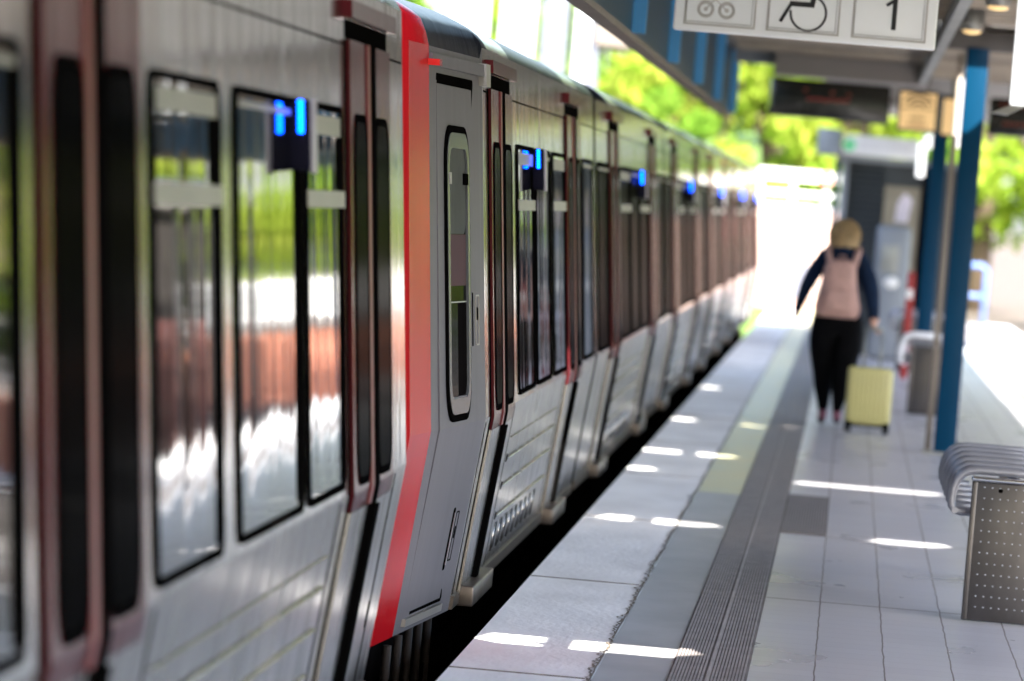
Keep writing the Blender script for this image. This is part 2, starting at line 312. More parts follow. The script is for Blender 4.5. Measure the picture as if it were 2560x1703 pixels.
class Car:
    def __init__(s, y0, y1, e0, e1, label, joint_label=None):
        s.y0, s.y1, s.e0, s.e1 = y0, y1, e0, e1
        s.root = empty('train_car', (CX, (y0+y1)/2, -.95), label, 'train car', 'cars of the silver and red train')
    def inset(s, y):
        if s.e0 == 'cab' and y < s.y0+2.1: return .0676*(s.y0+2.1-y)
        if s.e1 == 'cab' and y > s.y1-2.1: return .100*(y-(s.y1-2.1))
        return 0
    def X(s, y, z): return prof(z)-s.inset(y)
    # a patch of the side wall, standing off by `off`
    def patch(s, mb, y0, y1, z0, z1, off=.004, depth=.03, mi=0):
        zs = [z0]+([.76] if z0 < .76 < z1 else [])+[z1]
        for a, b in zip(zs, zs[1:]):
            q = [(y0, a), (y1, a), (y1, b), (y0, b)]
            f = [(s.X(y, z)+off, y, z) for y, z in q]; k = [(s.X(y, z)+off-depth, y, z) for y, z in q]
            mb.add(f+k, [(0, 1, 2, 3), (7, 6, 5, 4), (0, 4, 5, 1), (1, 5, 6, 2), (2, 6, 7, 3), (3, 7, 4, 0)], mi)
    def loop(s, y0, y1, z0, z1, r, n=5):
        pts = []
        for cy, cz, a0 in ((y1-r, z1-r, 0), (y0+r, z1-r, 90), (y0+r, z0+r, 180), (y1-r, z0+r, 270)):
            for i in range(n+1):
                a = R(a0+90*i/n); pts.append((cy+r*math.cos(a), cz+r*math.sin(a)))
        return pts
    def rr(s, mb, y0, y1, z0, z1, r, off=.004, depth=.03, mi=0):
        L = s.loop(y0, y1, z0, z1, r); n = len(L)
        f = [(s.X(y, z)+off, y, z) for y, z in L]; k = [(s.X(y, z)+off-depth, y, z) for y, z in L]
        mb.add(f+k, [tuple(range(n))]+[(i, i+n, (i+1) % n+n, (i+1) % n) for i in range(n)], mi)
    def ring(s, mb, y0, y1, z0, z1, r, w, off=.006, depth=.03, mi=0, w2=None):
        A = s.loop(y0, y1, z0, z1, r); B = s.loop(y0+w, y1-w, z0+(w2 or w), z1-(w2 or w), max(.01, r-w)); n = len(A)
        P = lambda L, o: [(s.X(y, z)+o, y, z) for y, z in L]
        vs = P(A, off)+P(B, off)+P(A, off-depth)+P(B, off-depth)
        fs = []
        for i in range(n):
            j = (i+1) % n
            fs += [(i, j, n+j, n+i), (i, 2*n+i, 2*n+j, j), (n+i, n+j, 3*n+j, 3*n+i)]
        mb.add(vs, fs, mi)
    def body(s, doors):
        # stations along the car
        st = [(s.y0+.0, 0, 0), (s.y1, 0, 0)]
        st = []
        def cab(y, sgn):
            # nose position y, going inwards with sgn
            return [(y+sgn*-.13, 1.0, .10), (y+sgn*-.12, .80, .09), (y+sgn*-.08, .44, .06), (y+sgn*-.035, .22, .05), (y+sgn*0, .142, .045), (y+sgn*.55, .105, .045), (y+sgn*2.05, .0034, .045), (y+sgn*2.1, 0, .0)]
        if s.e0 == 'cab': st += cab(s.y0, 1)
        else: st += [(s.y0, 0, 0)]
        for d in doors: st += [(d-.74, 0, 0), (d+.74, 0, 0)]
        if s.e1 == 'cab': st += [(y_, max(i_, .210) if 0 < i_ < .3 and abs(y_-s.y1) < .3 else (i_*1.48 if i_ < .2 else i_), d_) for y_, i_, d_ in reversed(cab(s.y1, -1))]
        else: st += [(s.y1, 0, 0)]
        st.sort(key=lambda a: a[0])
        n = len(SECT); hw = CX+1.40
        mb = MB(); rows = []
        for y, ins, dr in st:
            k = 1-ins/1.32
            rows.append([(CX+(x-CX)*k, y, z-(dr if 2 < z < 2.25 else dr*.5 if 2 < z < 2.29 else 0)) for x, z in SECT])
        vs = [p for r in rows for p in r]; mb.v = vs
        for i in range(len(st)-1):
            ym = (st[i][0]+st[i+1][0])/2
            isred = (s.e0 == 'cab' and ym < s.y0+.55) or (s.e1 == 'cab' and ym > s.y1-.55)
            isgrey = (s.e0 == 'cab' and ym < s.y0+2.1) or (s.e1 == 'cab' and ym > s.y1-2.1)
            isdoor = any(abs(ym-d) < .74 for d in doors)
            for j in range(n):
                k = (j+1) % n; zm = (SECT[j][1]+SECT[k][1])/2
                if j == n-1: m = 5
                elif isred: m = 2 if zm < 2.49 else 3
                elif zm > 2.25: m = 4 if (isdoor and zm < 2.42) else 3
                elif isgrey: m = 1
                else: m = 0 if zm > .76 else 6
                mb.f.append((i*n+j, i*n+k, (i+1)*n+k, (i+1)*n+j)); mb.m.append(m); mb.sm.append(2.25 < zm)
        mb.f.append(tuple(range(n))); mb.m.append(2 if s.e0 == 'cab' else 5); mb.sm.append(False)
        L = (len(st)-1)*n
        mb.f.append(tuple(reversed(range(L, L+n)))); mb.m.append(2 if s.e1 == 'cab' else 5); mb.sm.append(False)
        mb.build('body', [M['steel'], M['grey'], M['red'], M['roof'], M['doorred'], M['black'], M['steel_low']], s.root)
        # seam line below the cornice and rain gutter
        a = s.y0+(2.15 if s.e0 == 'cab' else .02); b = s.y1-(2.15 if s.e1 == 'cab' else .02)
        g = MB(); ys = [a]+sum([[d-.80, d+.80] for d in doors], [])+[b]
        for p, q in zip(ys[::2], ys[1::2]):
            if q-p > .1: s.patch(g, p, q, 2.070, 2.077, .0012, .01)
        g.build('panel_seam', M['rubber'], s.root)
        for d in doors:
            for e in (-1, 1):
                yv = d+e*.98
                if s.y0+.3 < yv < s.y1-.3 and s.inset(yv) == 0: s_v = MB(); s.patch(s_v, yv-.012, yv+.012, .04, .745, .0016, .01); s_v.build('panel_seam', M['rubber'], s.root)
        g = MB(); s.patch(g, a, b, -.02, .035, .012, .03); g.build('bottom_rail', M['sill'], s.root)
    def window(s, y0, y1, bar=False, z0=.785, z1=1.888):
        f = MB(); s.ring(f, y0, y1, z0, z1, .07, .058, .008, w2=.020)
        fo = f.build('window', M['rubber'], s.root)
        p = MB(); s.rr(p, y0+.03, y1-.03, z0+.015, z1-.015, .03, .002, .02); p.build('pane', M['glass' if y0 < 32 else 'glass_far'], fo)
        k = MB(); s.patch(k, y1-.034-.085*(y1-y0), y1-.03, z0+.033, z1-.034, .0032, .02); k.build('pane_border', M['rubber'], fo)
        t = MB(); s.patch(t, y0+.056, y1-.056, 1.80 if bar else 1.838, 1.854, .0045, .02)
        t.build('top_rail', M['trim'], fo)
        if bar:
            t = MB(); s.patch(t, y0+.012, y1-.012, 1.598, 1.645, .012, .02); t.build('window_bar', M['trim'], fo)
            h = MB(); s.patch(h, y1-.17*(y1-y0), y1-.036, 1.65, 1.795, .0036, .02)
            h.build('hopper_frame', M['rubber'], fo)
    def door(s, yc):
        z0, z1 = .02, 2.09
        fr = MB(); s.patch(fr, yc-.73, yc+.73, 2.093, 2.150, .0025, .02)
        for e in (-1, 1): s.patch(fr, yc+e*.724-.012, yc+e*.724+.012, .0, 2.09, .003, .02)
        dr = fr.build('door', M['rubber'], s.root)
        c = MB(); s.patch(c, yc-.80, yc+.80, 2.152, 2.205, .030, .06); c.build('door_cornice', M['doorred'], dr)
        for sg in (-1, 1):
            a, b = sorted((yc+sg*.055, yc+sg*.71)); l = MB()
            s.patch(l, a, b, .705, z1, .014, .03, 0); s.patch(l, a, b, z0, .703, .014, .03, 1)
            l.build('door_leaf', [M['doorred'], M['steel_low']], dr)
            g = MB(); ga, gb = (yc-.595, yc-.195) if sg < 0 else (yc+.135, yc+.585); s.rr(g, ga, gb, .80, 1.855, .09, .0175, .02)
            g.build('door_glass', M['glass_door'], dr)
            g = MB(); s.ring(g, ga-.022, gb+.022, .778, 1.877, .11, .024, .019, .02); g.build('glass_seal', M['rubber'], dr)
        q = MB(); s.patch(q, yc-.065, yc+.085, .70, 2.09, .023, .03, 0); s.patch(q, yc-.075, yc+.095, .02, .698, .034, .04, 0); s.patch(q, yc-.165, yc-.067, .705, 2.09, .0195, .01, 1)
        q.build('door_seal', [M['rubber'], mat_darkred], dr)
        k = MB(); x1 = s.X(yc, 0)
        k.bbox(x1-.02, -1.415, yc-.62, yc+.62, -.03, .055, .008); k.build('door_step', M['sill'], dr)
        # handle slots beside the door
        h = MB(); s.rr(h, yc+.93, yc+.96, .24, .33, .013, .003, .01); h.build('key_slot', M['rubber'], s.root)
    def ribs(s, y0, y1):
        r = MB()
        for z in (.25, .385, .508, .60):
            rr_ = .008 if z < .6 else .004
            n = 2
            pts = [(s.X(y, z)+.003, y, z) for y in (y0+.35, y0+.37, y1-.40, y1-.38)]
            r.tube(pts, [.002, rr_, rr_, .002], 8)
        n = int((y1-y0-1.0)/.38)
        for i in range(n):
            y = y0+.45+i*.38
            r.tube([(s.X(y, .09)+.002, y, .085), (s.X(y, .2)+.001, y, .215)], .005, 6)
        r.build('panel_ribbing', M['steel_low'], s.root)
        d = MB()
        for z in (.25, .385, .508):
            s.rr(d, y0+.31, y0+.36, z-.018, z+.018, .016, .003, .01)
        for i in range(n):
            y = y0+.52+i*.38; s.patch(d, y, y+.11, .09, .21, .0015, .01)
        d.build('vent_grille', M['rubber'], s.root)
    def lamp(s, y):
        z0, z1 = 1.695, 1.885; x = s.X(y, 1.79)
        h = MB(); h.bbox(x-.01, x+.058, y, y+.075, z0, z1, .012, 0)
        sh = lambda m_: setattr(m_, 'v', [(vx+(prof(vz)-prof(1.79)), vy, vz) for vx, vy, vz in m_.v])
        sh(h)
        ho = h.build('status_lamp', M['lamp'], s.root)
        e = MB(); e.bbox(x+.052, x+.066, y+.004, y+.085, z0-.004, z1, .005, 0); sh(e); e.build('lamp_edge', M['lampedge'], ho)
        l = MB()
        for i in range(7): l.ball((x+.030, y-.001, 1.800+i*.0125), .0085, .006, .0066, 10)
        sh(l); l.build('led', M['led'], ho)
    def under(s, bogies):
        u = MB(); u.box(CX-1.1, CX+1.05, s.y0+.3, s.y1-.3, -.30, -.021)
        for k in range(int((s.y1-s.y0)/1.7)):
            y = s.y0+.8+k*1.7; u.box(CX+.75, CX+1.12, y, y+1.1, -.62, -.28)
        u.build('underframe', M['black'], s.root)
        for y in bogies:
            b = MB(); b.box(CX+.55, CX+.95, y-1.2, y+1.2, -.55, -.35); b.box(CX-.95, CX-.55, y-1.2, y+1.2, -.55, -.35)
            bo = b.build('bogie', M['black'], s.root)
            for yy in (y-.9, y+.9):
                for sx in (-1, 1):
                    wv = MB(); wv.tube([(CX+sx*.68, yy, -.55), (CX+sx*.80, yy, -.55)], .40, 20); wv.build('wheel', M['black'], bo)
    def pipes(s, y0, y1):
        for k, (dx, z, r_) in enumerate(((1.00, -.36, .022), (1.06, -.44, .015), (.98, -.66, .03))):
            b = MB(); b.tube([(CX+dx, y0, z), (CX+dx, y1, z)], r_, 8); b.build('brake_pipe', M['pipe'], s.root)
        for k in range(5):
            y = y0+.3+k*(y1-y0-.6)/4; b = MB(); b.tube([(CX+1.12, y, -.05), (CX+1.12, y+.02, -.55), (CX+1.0, y+.06, -.9)], .018, 8); b.build('hose', M['pipe'], s.root)
    def bellows(s, y0, y1):
        b = MB(); n = 5
        for i in range(n):
            y = y0+(y1-y0)*(i+.5)/n
            b.box(CX-1.18, CX+1.16+(.02 if i % 2 else 0), y-.03, y+.03, .0, 2.24)
        b.build('gangway_bellows', M['rubber'], s.root)
mat_darkred = mat('dark_red_seal', (.16, .008, .012), .4, 0, .2)

def cab_door(s, y):
    """drivers door and trim on a cab whose nose is at y (far unit)"""
    a, b = y+.75, y+1.72
    g = MB(); s.ring(g, a-.012, b+.055, .040, 2.105, .02, .07, .0052, .01, 0, .013)
    go = g.build('cab_door', M['rubber'], s.root)
    p = MB(); zt = 2.092
    s.patch(p, a, b, .055, zt-.028, .0056, .012); p.build('door_panel', M['grey'], go)
    for g0, g1 in ((zt-.026, zt), (.043, .053)):
        t = MB(); s.patch(t, a+.0, b-.0, g0, g1, .0046, .01); t.build('door_gap', M['rubber'], go)
    t = MB(); s.patch(t, a-.02, b+.0, .005, .034, .022, .03); t.build('threshold', M['trim'], go)
    wa, wb, z0, z1 = y+.94, y+1.56, .79, 1.90
    q = MB(); s.ring(q, wa-.02, wb+.02, z0-.01, z1+.015, .15, .05, .016, .02); wo = q.build('cab_window', M['rubber'], go)
    q = MB(); s.ring(q, wa+.005, wb-.005, z0+.018, z1-.012, .13, .055, .0185, .012, 0, .06); q.build('window_frame', M['trimchrome'], wo)
    q = MB(); s.rr(q, wa+.02, wb-.02, z0+.03, z1-.03, .11, .008, .01); q.build('pane', M['glass_cab'], wo)
    q = MB(); s.rr(q, wa+.045, wb-.06, 1.50, z1-.05, .06, .0086, .01); q.build('grey_pane_reflection', M['refl_grey'], wo)  # grey patch painted on the pane in place of a reflection
    q = MB(); s.patch(q, wa+.045, wb-.06, 1.30, 1.498, .0084, .01); q.build('maroon_pane_reflection', M['refl_maroon'], wo)  # maroon patch below it, also a painted reflection
    q = MB()
    s.patch(q, wa+.05, wa+.09, 1.69, 1.735, .022, .02, 0); s.patch(q, wb-.13, wb-.06, 1.69, 1.735, .022, .02, 1)
    q.build('window_clip', [M['trim'], M['rubber']], wo)
    q = MB(); s.patch(q, wa+.06, wb-.06, 1.235, 1.24, .0095, .01, 0); s.patch(q, wb-.30, wb-.03, .86, 1.235, .0088, .01, 1); q.build('sliding_pane_edge', [M['trim'], M['black']], wo)
    q = MB(); s.patch(q, wa+.14, wb-.10, z0+.02, z0+.085, .016, .01, 0)
    s.patch(q, wa+.17, wa+.24, z0+.05, z0+.062, .0175, .01, 1); s.patch(q, wb-.22, wb-.15, z0+.05, z0+.062, .0175, .01, 1)
    q.build('window_sill', [M['grey'], M['rubber']], wo)
    q = MB(); s.rr(q, b-.10, b-.03, .17, .42, .015, .006, .01, 0); s.patch(q, b-.05, b-.04, .19, .40, .009, .01, 1); q.build('grab_recess', [M['rubber'], M['chrome']], go)
    q = MB(); s.patch(q, b-.035, b-.02, 1.06, 1.27, .009, .01, 0); q.build('door_handle', M['rubber'], go)
    q = MB(); s.ring(q, b+.11, b+.20, 1.06, 1.26, .008, .006, .003, .01, 0); s.rr(q, b+.135, b+.165, 1.16, 1.21, .012, .004, .01, 1); q.build('key_plate', [M['trim'], M['rubber']], s.root)
    q = MB(); s.ring(q, b+.04, b+.12, .20, .40, .006, .005, .003, .01, 0); s.rr(q, b+.068, b+.088, .29, .34, .009, .004, .01, 0); q.build('lock_plate', [M['rubber']], s.root)
    q = MB(); s.patch(q, y+.56, y+2.04, 2.128, 2.175, .020, .03); q.build('rain_gutter', M['grey'], s.root)
    q = MB(); s.patch(q, y+.53, y+.60, 2.128, 2.152, .05, .05); q.build('marker_light', M['redlens'], s.root)
    q = MB(); s.patch(q, y+2.02, y+2.2, 2.09, 2.18, .028, .04); q.build('gutter_end', M['trim'], s.root)
M['refl_grey'] = mat('pane_reflection_grey', (.085, .09, .085), .5, 0, .2, (3, 3, 3), ior=1.05)
M['refl_maroon'] = mat('pane_reflection_maroon', (.055, .014, .018), .8, 0, .3)
M['pipe'] = mat('dusty_pipe', (.04, .030, .024), .6, 0, .4)
M['trimchrome'] = mat('grey_chrome_frame', (.10, .105, .11), .2, .0, .1, ior=1.12)

def unit_car(y0, y1, e0, e1, doors, wins, lamps, ribs, label, bog):
    c = Car(y0, y1, e0, e1, label); c.body(doors)
    for d in doors: c.door(d)
    for a, b, k in wins: c.window(a, b, k)
    for l in lamps: c.lamp(l)
    for a, b in ribs: c.ribs(a, b)
    c.under(bog)
    return c
unit_car(-4.3, 7.75, 'joint', 'joint', [-1.4, 4.85], [(-.3, 1.2, 1), (1.4, 2.6, 0), (2.7, 3.8, 1), (5.9, 7.2, 0)], [2.55], [(-.55, 4.05)], 'near train car almost wholly outside the left edge of the photo', [-2.5, 6.2])
n1 = unit_car(8.05, 20.83, 'joint', 'cab', [11.0, 17.34], [(8.5, 10.06, 0), (11.94, 13.25, 1), (13.58, 15.19, 0), (15.32, 16.45, 1)], [14.95], [(11.75, 16.62)], 'blurred silver train car with red doors filling the left foreground', [9.9, 19.0])
n1.bellows(7.75, 8.05)
c0 = unit_car(20.70, 32.55, 'cab', 'joint', [23.85, 30.03], [(25.04, 26.36, 1), (26.52, 27.78, 0), (28.0, 29.22, 1), (31.08, 32.3, 0)], [26.3], [(24.65, 29.25)], 'silver train car with the sharp grey driver door and bright red corner', [22.6, 31.0])
cab_door(c0, 20.70); c0.pipes(20.9, 23.6)
c0.bellows(32.55, 32.8)
lab = ['silver train car directly beyond the one with the driver door', 'third silver train car beyond the red corner', 'fourth silver train car beyond the red corner', 'fifth silver train car beyond the red corner, next to last']
for i in range(4):
    a = 32.8+11.95*i
    c = unit_car(a, a+11.70, 'joint', 'joint', [a+2.5, a+9.2], [(a+.15, a+1.65, 0), (a+3.3, a+4.95, 1), (a+5.0, a+6.58, 0), (a+6.66, a+8.4, 1), (a+10.0, a+11.55, 0)], [a+6.45], [(a+3.3, a+8.4)], lab[i], [a+1.6, a+10.1])
    c.bellows(a+11.70, a+11.95)
a = 80.6
unit_car(a, 91.0, 'joint', 'cab', [a+2.5, 88.0], [(a+.4, a+1.6, 0), (a+3.5, a+4.9, 1), (a+5.1, a+6.2, 0), (a+6.3, a+6.6, 0)], [a+6.0], [], 'last silver train car at the far end by the sunlit wall', [a+1.6, 88.6])

# ------------------------------------------------------------------ platform, track bed, ground
XL, XR = -1.28, 2.86
PY0, PY1 = -12, 99
def mirror_x(x): return 1.58-x
p = MB(); p.box(XL+.10, XR-.10, PY0, PY1, -1.0, -.16); p.box(XL, XR, PY0, PY1, -.158, -.012); p.build('platform_base', M['beam'], kind='structure')
def jag(y, k):
    r = random.Random(int(y*1000)*7+k); return (r.random()**3)*.026*(1 if 18 < y < 34 else .4)
ys = [PY0]
while ys[-1] < PY1: ys.append(ys[-1]+(.045 if 18 < ys[-1] < 33 else .6))
ys[-1] = PY1
for side in (0, 1):
    f = (lambda x: x) if side == 0 else mirror_x
    # edge slabs with real joints every 5.07 m
    e = MB(); b = [-.785-jag(y, side) + .006*math.sin(y*3) for y in ys]
    cuts = [24.99+5.07*k for k in range(-8, 15)]
    rows = []
    for y, xb in zip(ys, b): rows.append(((f(XL), y, 0), (f(xb), y, 0)))
    vs = [q for r_ in rows for q in r_]; fs = [(2*i, 2*i+1, 2*i+3, 2*i+2) for i in range(len(rows)-1)]
    e.add(vs, fs); e.add([(f(XL), PY0, -.15), (f(XL), PY1, -.15), (f(XL), PY1, 0), (f(XL), PY0, 0)], [(0, 1, 2, 3)])
    e.build('platform_edge', M['concrete'], kind='structure')
    j = MB()
    for c_ in cuts:
        if PY0 < c_ < PY1:
            x0, x1 = sorted((f(XL), f(-.80))); j.box(x0, x1, c_-.012, c_+.012, -.005, .0025)
    vs = []
    for y, xb in zip(ys, b): vs += [(f(xb-.002), y, .004), (f(xb+.004+random.random()*.006), y, .004)]
    j.add(vs, [(2*i, 2*i+1, 2*i+3, 2*i+2) for i in range(len(ys)-1)])
    j.build('joint_line', M['gap'], kind='structure')
    # tactile strips with ribs along the platform
    t = MB(); x0, x1 = sorted((f(-.52), f(-.24)))
    t.box(x0, x1, PY0, PY1, -.01, .003, 1); n = 22
    for i in range(n):
        xa = x0+.006+i*(x1-x0-.012)/n; 
        if i in (9, 10) and i == 10: xa += .004
        t.box(xa+.001, xa+.0085, PY0, PY1, .003, .0065)
    if side == 0:
        t.box(-.238, .0, 30.1, 34.1, -.01, .003, 1)
        for i in range(16):
            xa = -.232+i*.0144; t.box(xa, xa+.007, 30.1, 34.1, .003, .0065)
    t.build('tactile_paving', [M['tactile'], M['groove']], kind='structure')
    t = MB(); xm = (x0+x1)/2; t.box(xm-.004, xm+.004, PY0, PY1, -.01, .0075)
    t.build('tactile_joint', M['tactline'], kind='structure')
t = MB(); t.add([(-.83, PY0, -.004), (2.41, PY0, -.004), (2.41, PY1, -.004), (-.83, PY1, -.004)], [(0, 1, 2, 3)]); t.build('platform_tiles', M['tile'], kind='structure')
# ground sheet to the horizon
t = MB(); t.add([(-.775, PY0, -.001), (-.522, PY0, -.001), (-.522, 33.6, -.001), (-.775, 33.6, -.001)], [(0, 1, 2, 3)]); t.build('grey_guide_strip', M['gtile'], kind='structure')
t = MB(); t.add([(-.775, 33.6, -.001), (-.522, 33.6, -.001), (-.522, PY1, -.001), (-.775, PY1, -.001)], [(0, 1, 2, 3)]); t.build('yellow_tint_strip', M['ytile'], kind='structure')  # same strip continued, base colour shifted to yellow
g = MB(); g.add([(-900, -200, -1.25), (900, -200, -1.25), (900, 1800, -1.25), (-900, 1800, -1.25)], [(0, 1, 2, 3)]); g.build('ground', M['hedge'], kind='structure')
g = MB(); g.box(-9.5, 14.0, -30, 420, -1.24, -1.12); g.build('track_bed', M['ballast'], kind='structure')
for cx in (CX, 2*.79-CX, -6.6):
    r_ = MB()
    for sx in (-.72, .72): r_.box(cx+sx-.035, cx+sx+.035, -30, 300, -1.0, -.95); r_.box(cx+sx-.012, cx+sx+.012, -30, 300, -1.1, -1.0)
    r_.build('rail_track', M['rail'], kind='structure')
    r_ = MB()
    for k in range(220): r_.box(cx-1.25, cx+1.25, -20+k*.7, -20+k*.7+.24, -1.13, -1.07)
    r_.build('sleepers', M['beam'], kind='structure')

# ------------------------------------------------------------------ canopy with centre posts
can = empty('canopy', (.79, 42, 0), 'blue steel platform canopy on a row of centre posts', 'canopy')
CZ = 3.16
# added roof slots, shaped to throw the sun stripes: (y, [open x ranges])
slits = [(-2.5, [(.3, 1.2)]), (6.0, [(.3, 1.1)]), (12.3, [(-.40, .30), (.5, 1.0)]), (18.4, [(.30, 1.2)]), (27.1, [(-.30, .18), (.36, 1.08), (1.8, 2.3)]), (32.8, [(-.16, .1), (.28, .54), (1.34, 2.35)]),
         (35.55, [(.24, 1.0)]), (41.45, [(-.1, .05), (.28, .56), (.83, 1.34)]), (49.7, [(.28, .55)])]
CEND = 57.5; yy = -12.; seg = []; HW = .27
for s_, _ in slits: seg.append((yy, s_-HW)); yy = s_+HW
seg.append((yy, CEND))
for a_, b_ in seg:
    r_ = MB(); r_.box(-1.26, 2.84, a_, b_, CZ, CZ+.10)
    n = int((b_-a_)/.55)
    for i in range(1, n): r_.box(-1.16, 2.74, a_+i*(b_-a_)/n-.12, a_+i*(b_-a_)/n+.12, CZ-.03, CZ-.002, 1)
    r_.build('roof_deck', [M['ceil'], M['ceil_l']], can)
w_next = [.5]
for s_, op in slits:   # added pieces that trim each slot to its sun stripe
    xs = [-1.26]+[v for o in op for v in o]+[2.84]
    for x0, x1 in zip(xs[::2], xs[1::2]):
        tl = 0 if x0 < -1.2 else .12; tr = 0 if x1 > 2.8 else .12
        hw_ = HW-.002
        poly = [(x0-tl, s_-hw_), (x1+tr*1.2, s_-hw_), (x1, s_-hw_*.3), (x1+tr*.5, s_+hw_), (x0-tl*.6, s_+hw_), (x0, s_-hw_*.2)]
        r_ = MB(); r_.prism(poly, CZ+.003+.004*(x0 > -1.2), CZ+.095, 0, 'z'); r_.build('stripe_trim', M['ceil'], can)
r_ = MB(); r_.box(-.45, 2.84, CEND+.01, 82, CZ, CZ+.1); r_.build('roof_deck', M['ceil'], can)  # unseen roof section, added and sized to shade the kiosk
for sx, x in ((1, -1.30), (-1, 2.88)):
    r_ = MB(); x0, x1 = sorted((x-.03*sx, x+.04*sx)); r_.box(x0, x1, -12, 53.9 if sx > 0 else 82, 2.57, CZ+.35); fo = r_.build('fascia', M['blue'], can)
    r_ = MB(); x0, x1 = sorted((x-.035*sx, x+.052*sx)); r_.box(x0, x1, -12, 53.9, 2.535, 2.568); r_.build('fascia_flange', M['beam'], fo)
    y = 53.8 if sx > 0 else 81.9
    while y > -11:
        r_ = MB(); x0, x1 = sorted((x+.041*sx, x+.115*sx)); r_.box(x0, x1, y-.09, y, 2.57, CZ-.001); r_.build('fascia_rib', M['lit_blue'], fo); y -= 5.85
for py in (0, 16, 42, 58):
    r_ = MB()
    r_.bbox(.735, .895, py, py+.012, 0, 3.0, .003); r_.bbox(.735, .895, py+.16, py+.172, 0, 3.0, .003); r_.box(.808, .822, py+.013, py+.159, 0, 3.0)
    po = r_.build('post', M['blue'], can)
    r_ = MB(); r_.box(.65, .98, py-.08, py+.25, 0, .015); r_.build('base_plate', M['galv'], po)
    if py == 58: continue
    r_ = MB(); r_.prism([(-1.2, 3.06), (.7, 2.98), (.9, 2.98), (2.78, 3.06), (2.78, CZ-.035), (-1.2, CZ-.035)], py+.02, py+.15); r_.build('cantilever_beam', M['ceil'], can)
    r_ = MB(); r_.tube([(.69, py+.05, .02), (.69, py+.05, 2.95)], .022, 12); r_.build('downpipe', M['drain'], can)
r_ = MB(); r_.box(-.83, .60, 52.0, 52.9, 2.93, CZ-.035); r_.build('service_box', M['box'], can)
r_ = MB(); r_.box(-1.2, -.84, 52.2, 52.6, 3.02, CZ-.035); r_.build('service_duct', M['palegrey'], can)
r_ = MB(); r_.box(.49, .56, -12, 52, 2.94, 3.01)
for k in range(60): r_.box(.50, .54, -11+k*1.05, -10.97+k*1.05, 3.02, CZ)
r_.build('cable_tray', M['galv'], can)
r_ = MB()
for x, rad in ((.51, .014), (.545, .018)): r_.tube([(x, -12, 3.05), (x, 52, 3.05)], rad, 8)
r_.build('conduit', M['beam'], can)

# ------------------------------------------------------------------ hanging signs
def hang(root, xs, y, z, name='hanger'):
    for x in xs: MB().tube([(x, y, z-.02), (x, y, CZ-.005)], .014, 8).build(name, M['galv'], root)
sg = empty('pictogram_sign', (-.3, 26.75, 2.5), 'white hanging sign with bicycle, wheelchair and the number 1', 'sign')
b_ = MB(); b_.bbox(-.917, .313, 26.70, 26.84, 2.50, 3.02, .012); b_.build('sign_box', M['signw'], sg)
SY = 26.699
def flat(mb, pts, th, mi=0, y=SY):
    """one flat stroke of thickness th along points in (x, z), standing 1.2 mm off the face"""
    closed = pts[0] == pts[-1] or (abs(pts[0][0]-pts[-1][0]) < 1e-6 and abs(pts[0][1]-pts[-1][1]) < 1e-6)
    P = [Vector(p) for p in (pts[:-1] if closed else pts)]; n = len(P); L = []
    for i in range(n):
        a = P[(i-1) % n] if (closed or i > 0) else P[i]; c = P[(i+1) % n] if (closed or i < n-1) else P[i]
        d1 = (P[i]-a); d2 = (c-P[i]); d1 = d1.normalized() if d1.length else d2.normalized(); d2 = d2.normalized() if d2.length else d1
        n1 = Vector((-d1.y, d1.x)); m = (n1+Vector((-d2.y, d2.x))); m = m.normalized() if m.length > 1e-5 else n1
        k = th/2/max(.35, m.dot(n1)); L.append((P[i]+m*k, P[i]-m*k))
    vs = []
    for q0, q1 in L: vs += [(q0.x, y-.0012, q0.y), (q1.x, y-.0012, q1.y), (q0.x, y+.0008, q0.y), (q1.x, y+.0008, q1.y)]
    fs = []
    for i in range(n if closed else n-1):
        a = 4*i; b = 4*((i+1) % n); fs += [(a, a+1, b+1, b), (a, b, b+2, a+2), (a+1, a+3, b+3, b+1)]
    mb.add(vs, fs, mi)
def arc(cx, cz, r_, a0, a1, n=28): return [(cx+r_*math.cos(R(a0+(a1-a0)*i/n)), cz+r_*math.sin(R(a0+(a1-a0)*i/n))) for i in range(n+1)]
panels = [(-.865, -.538), (-.478, -.145), (-.078, .262)]
o_ = MB()
for a_, c_ in panels:
    z0, z1 = 2.532, 2.965
    flat(o_, [(a_, z0), (c_, z0), (c_, z1), (a_, z1), (a_, z0)], .010, 0)
    flat(o_, [(a_+.006, z0+.012), (c_-.014, z0+.012), (c_-.014, z1-.012), (a_+.006, z1-.012), (a_+.006, z0+.012)], .003, 1, SY-.0014)
o_.build('panel_outline', [M['signgrey'], M['signline']], sg)
i_ = MB()   # bicycle
for cx in (-.770, -.672):
    flat(i_, arc(cx, 2.605, .033, 0, 360), .016); flat(i_, arc(cx, 2.605, .006, 0, 360), .008)
flat(i_, [(-.770, 2.605), (-.728, 2.655), (-.672, 2.605)], .006, 0, SY-.0014); flat(i_, [(-.728, 2.655), (-.765, 2.70), (-.66, 2.71)], .006, 0, SY-.0014); flat(i_, [(-.728, 2.655), (-.655, 2.725)], .006, 0, SY-.0018)
i_.build('bicycle_pictogram', M['signgrey'], sg)
i_ = MB()   # wheelchair
flat(i_, arc(-.290, 2.625, .083, 60, -185), .011)
flat(i_, [(-.418, 2.575), (-.372, 2.665)], .016, 0, SY-.0014)
flat(i_, [(-.380, 2.663), (-.275, 2.663), (-.255, 2.78)], .024, 0, SY-.0018)
flat(i_, arc(-.26, 2.825, .012, 0, 360), .022)
i_.build('wheelchair_pictogram', M['ink'], sg)
i_ = MB(); flat(i_, [(.112, 2.578), (.112, 2.725)], .022); flat(i_, [(.118, 2.722), (.072, 2.690)], .015, 0, SY-.0014)
i_.build('number_one', M['ink'], sg)
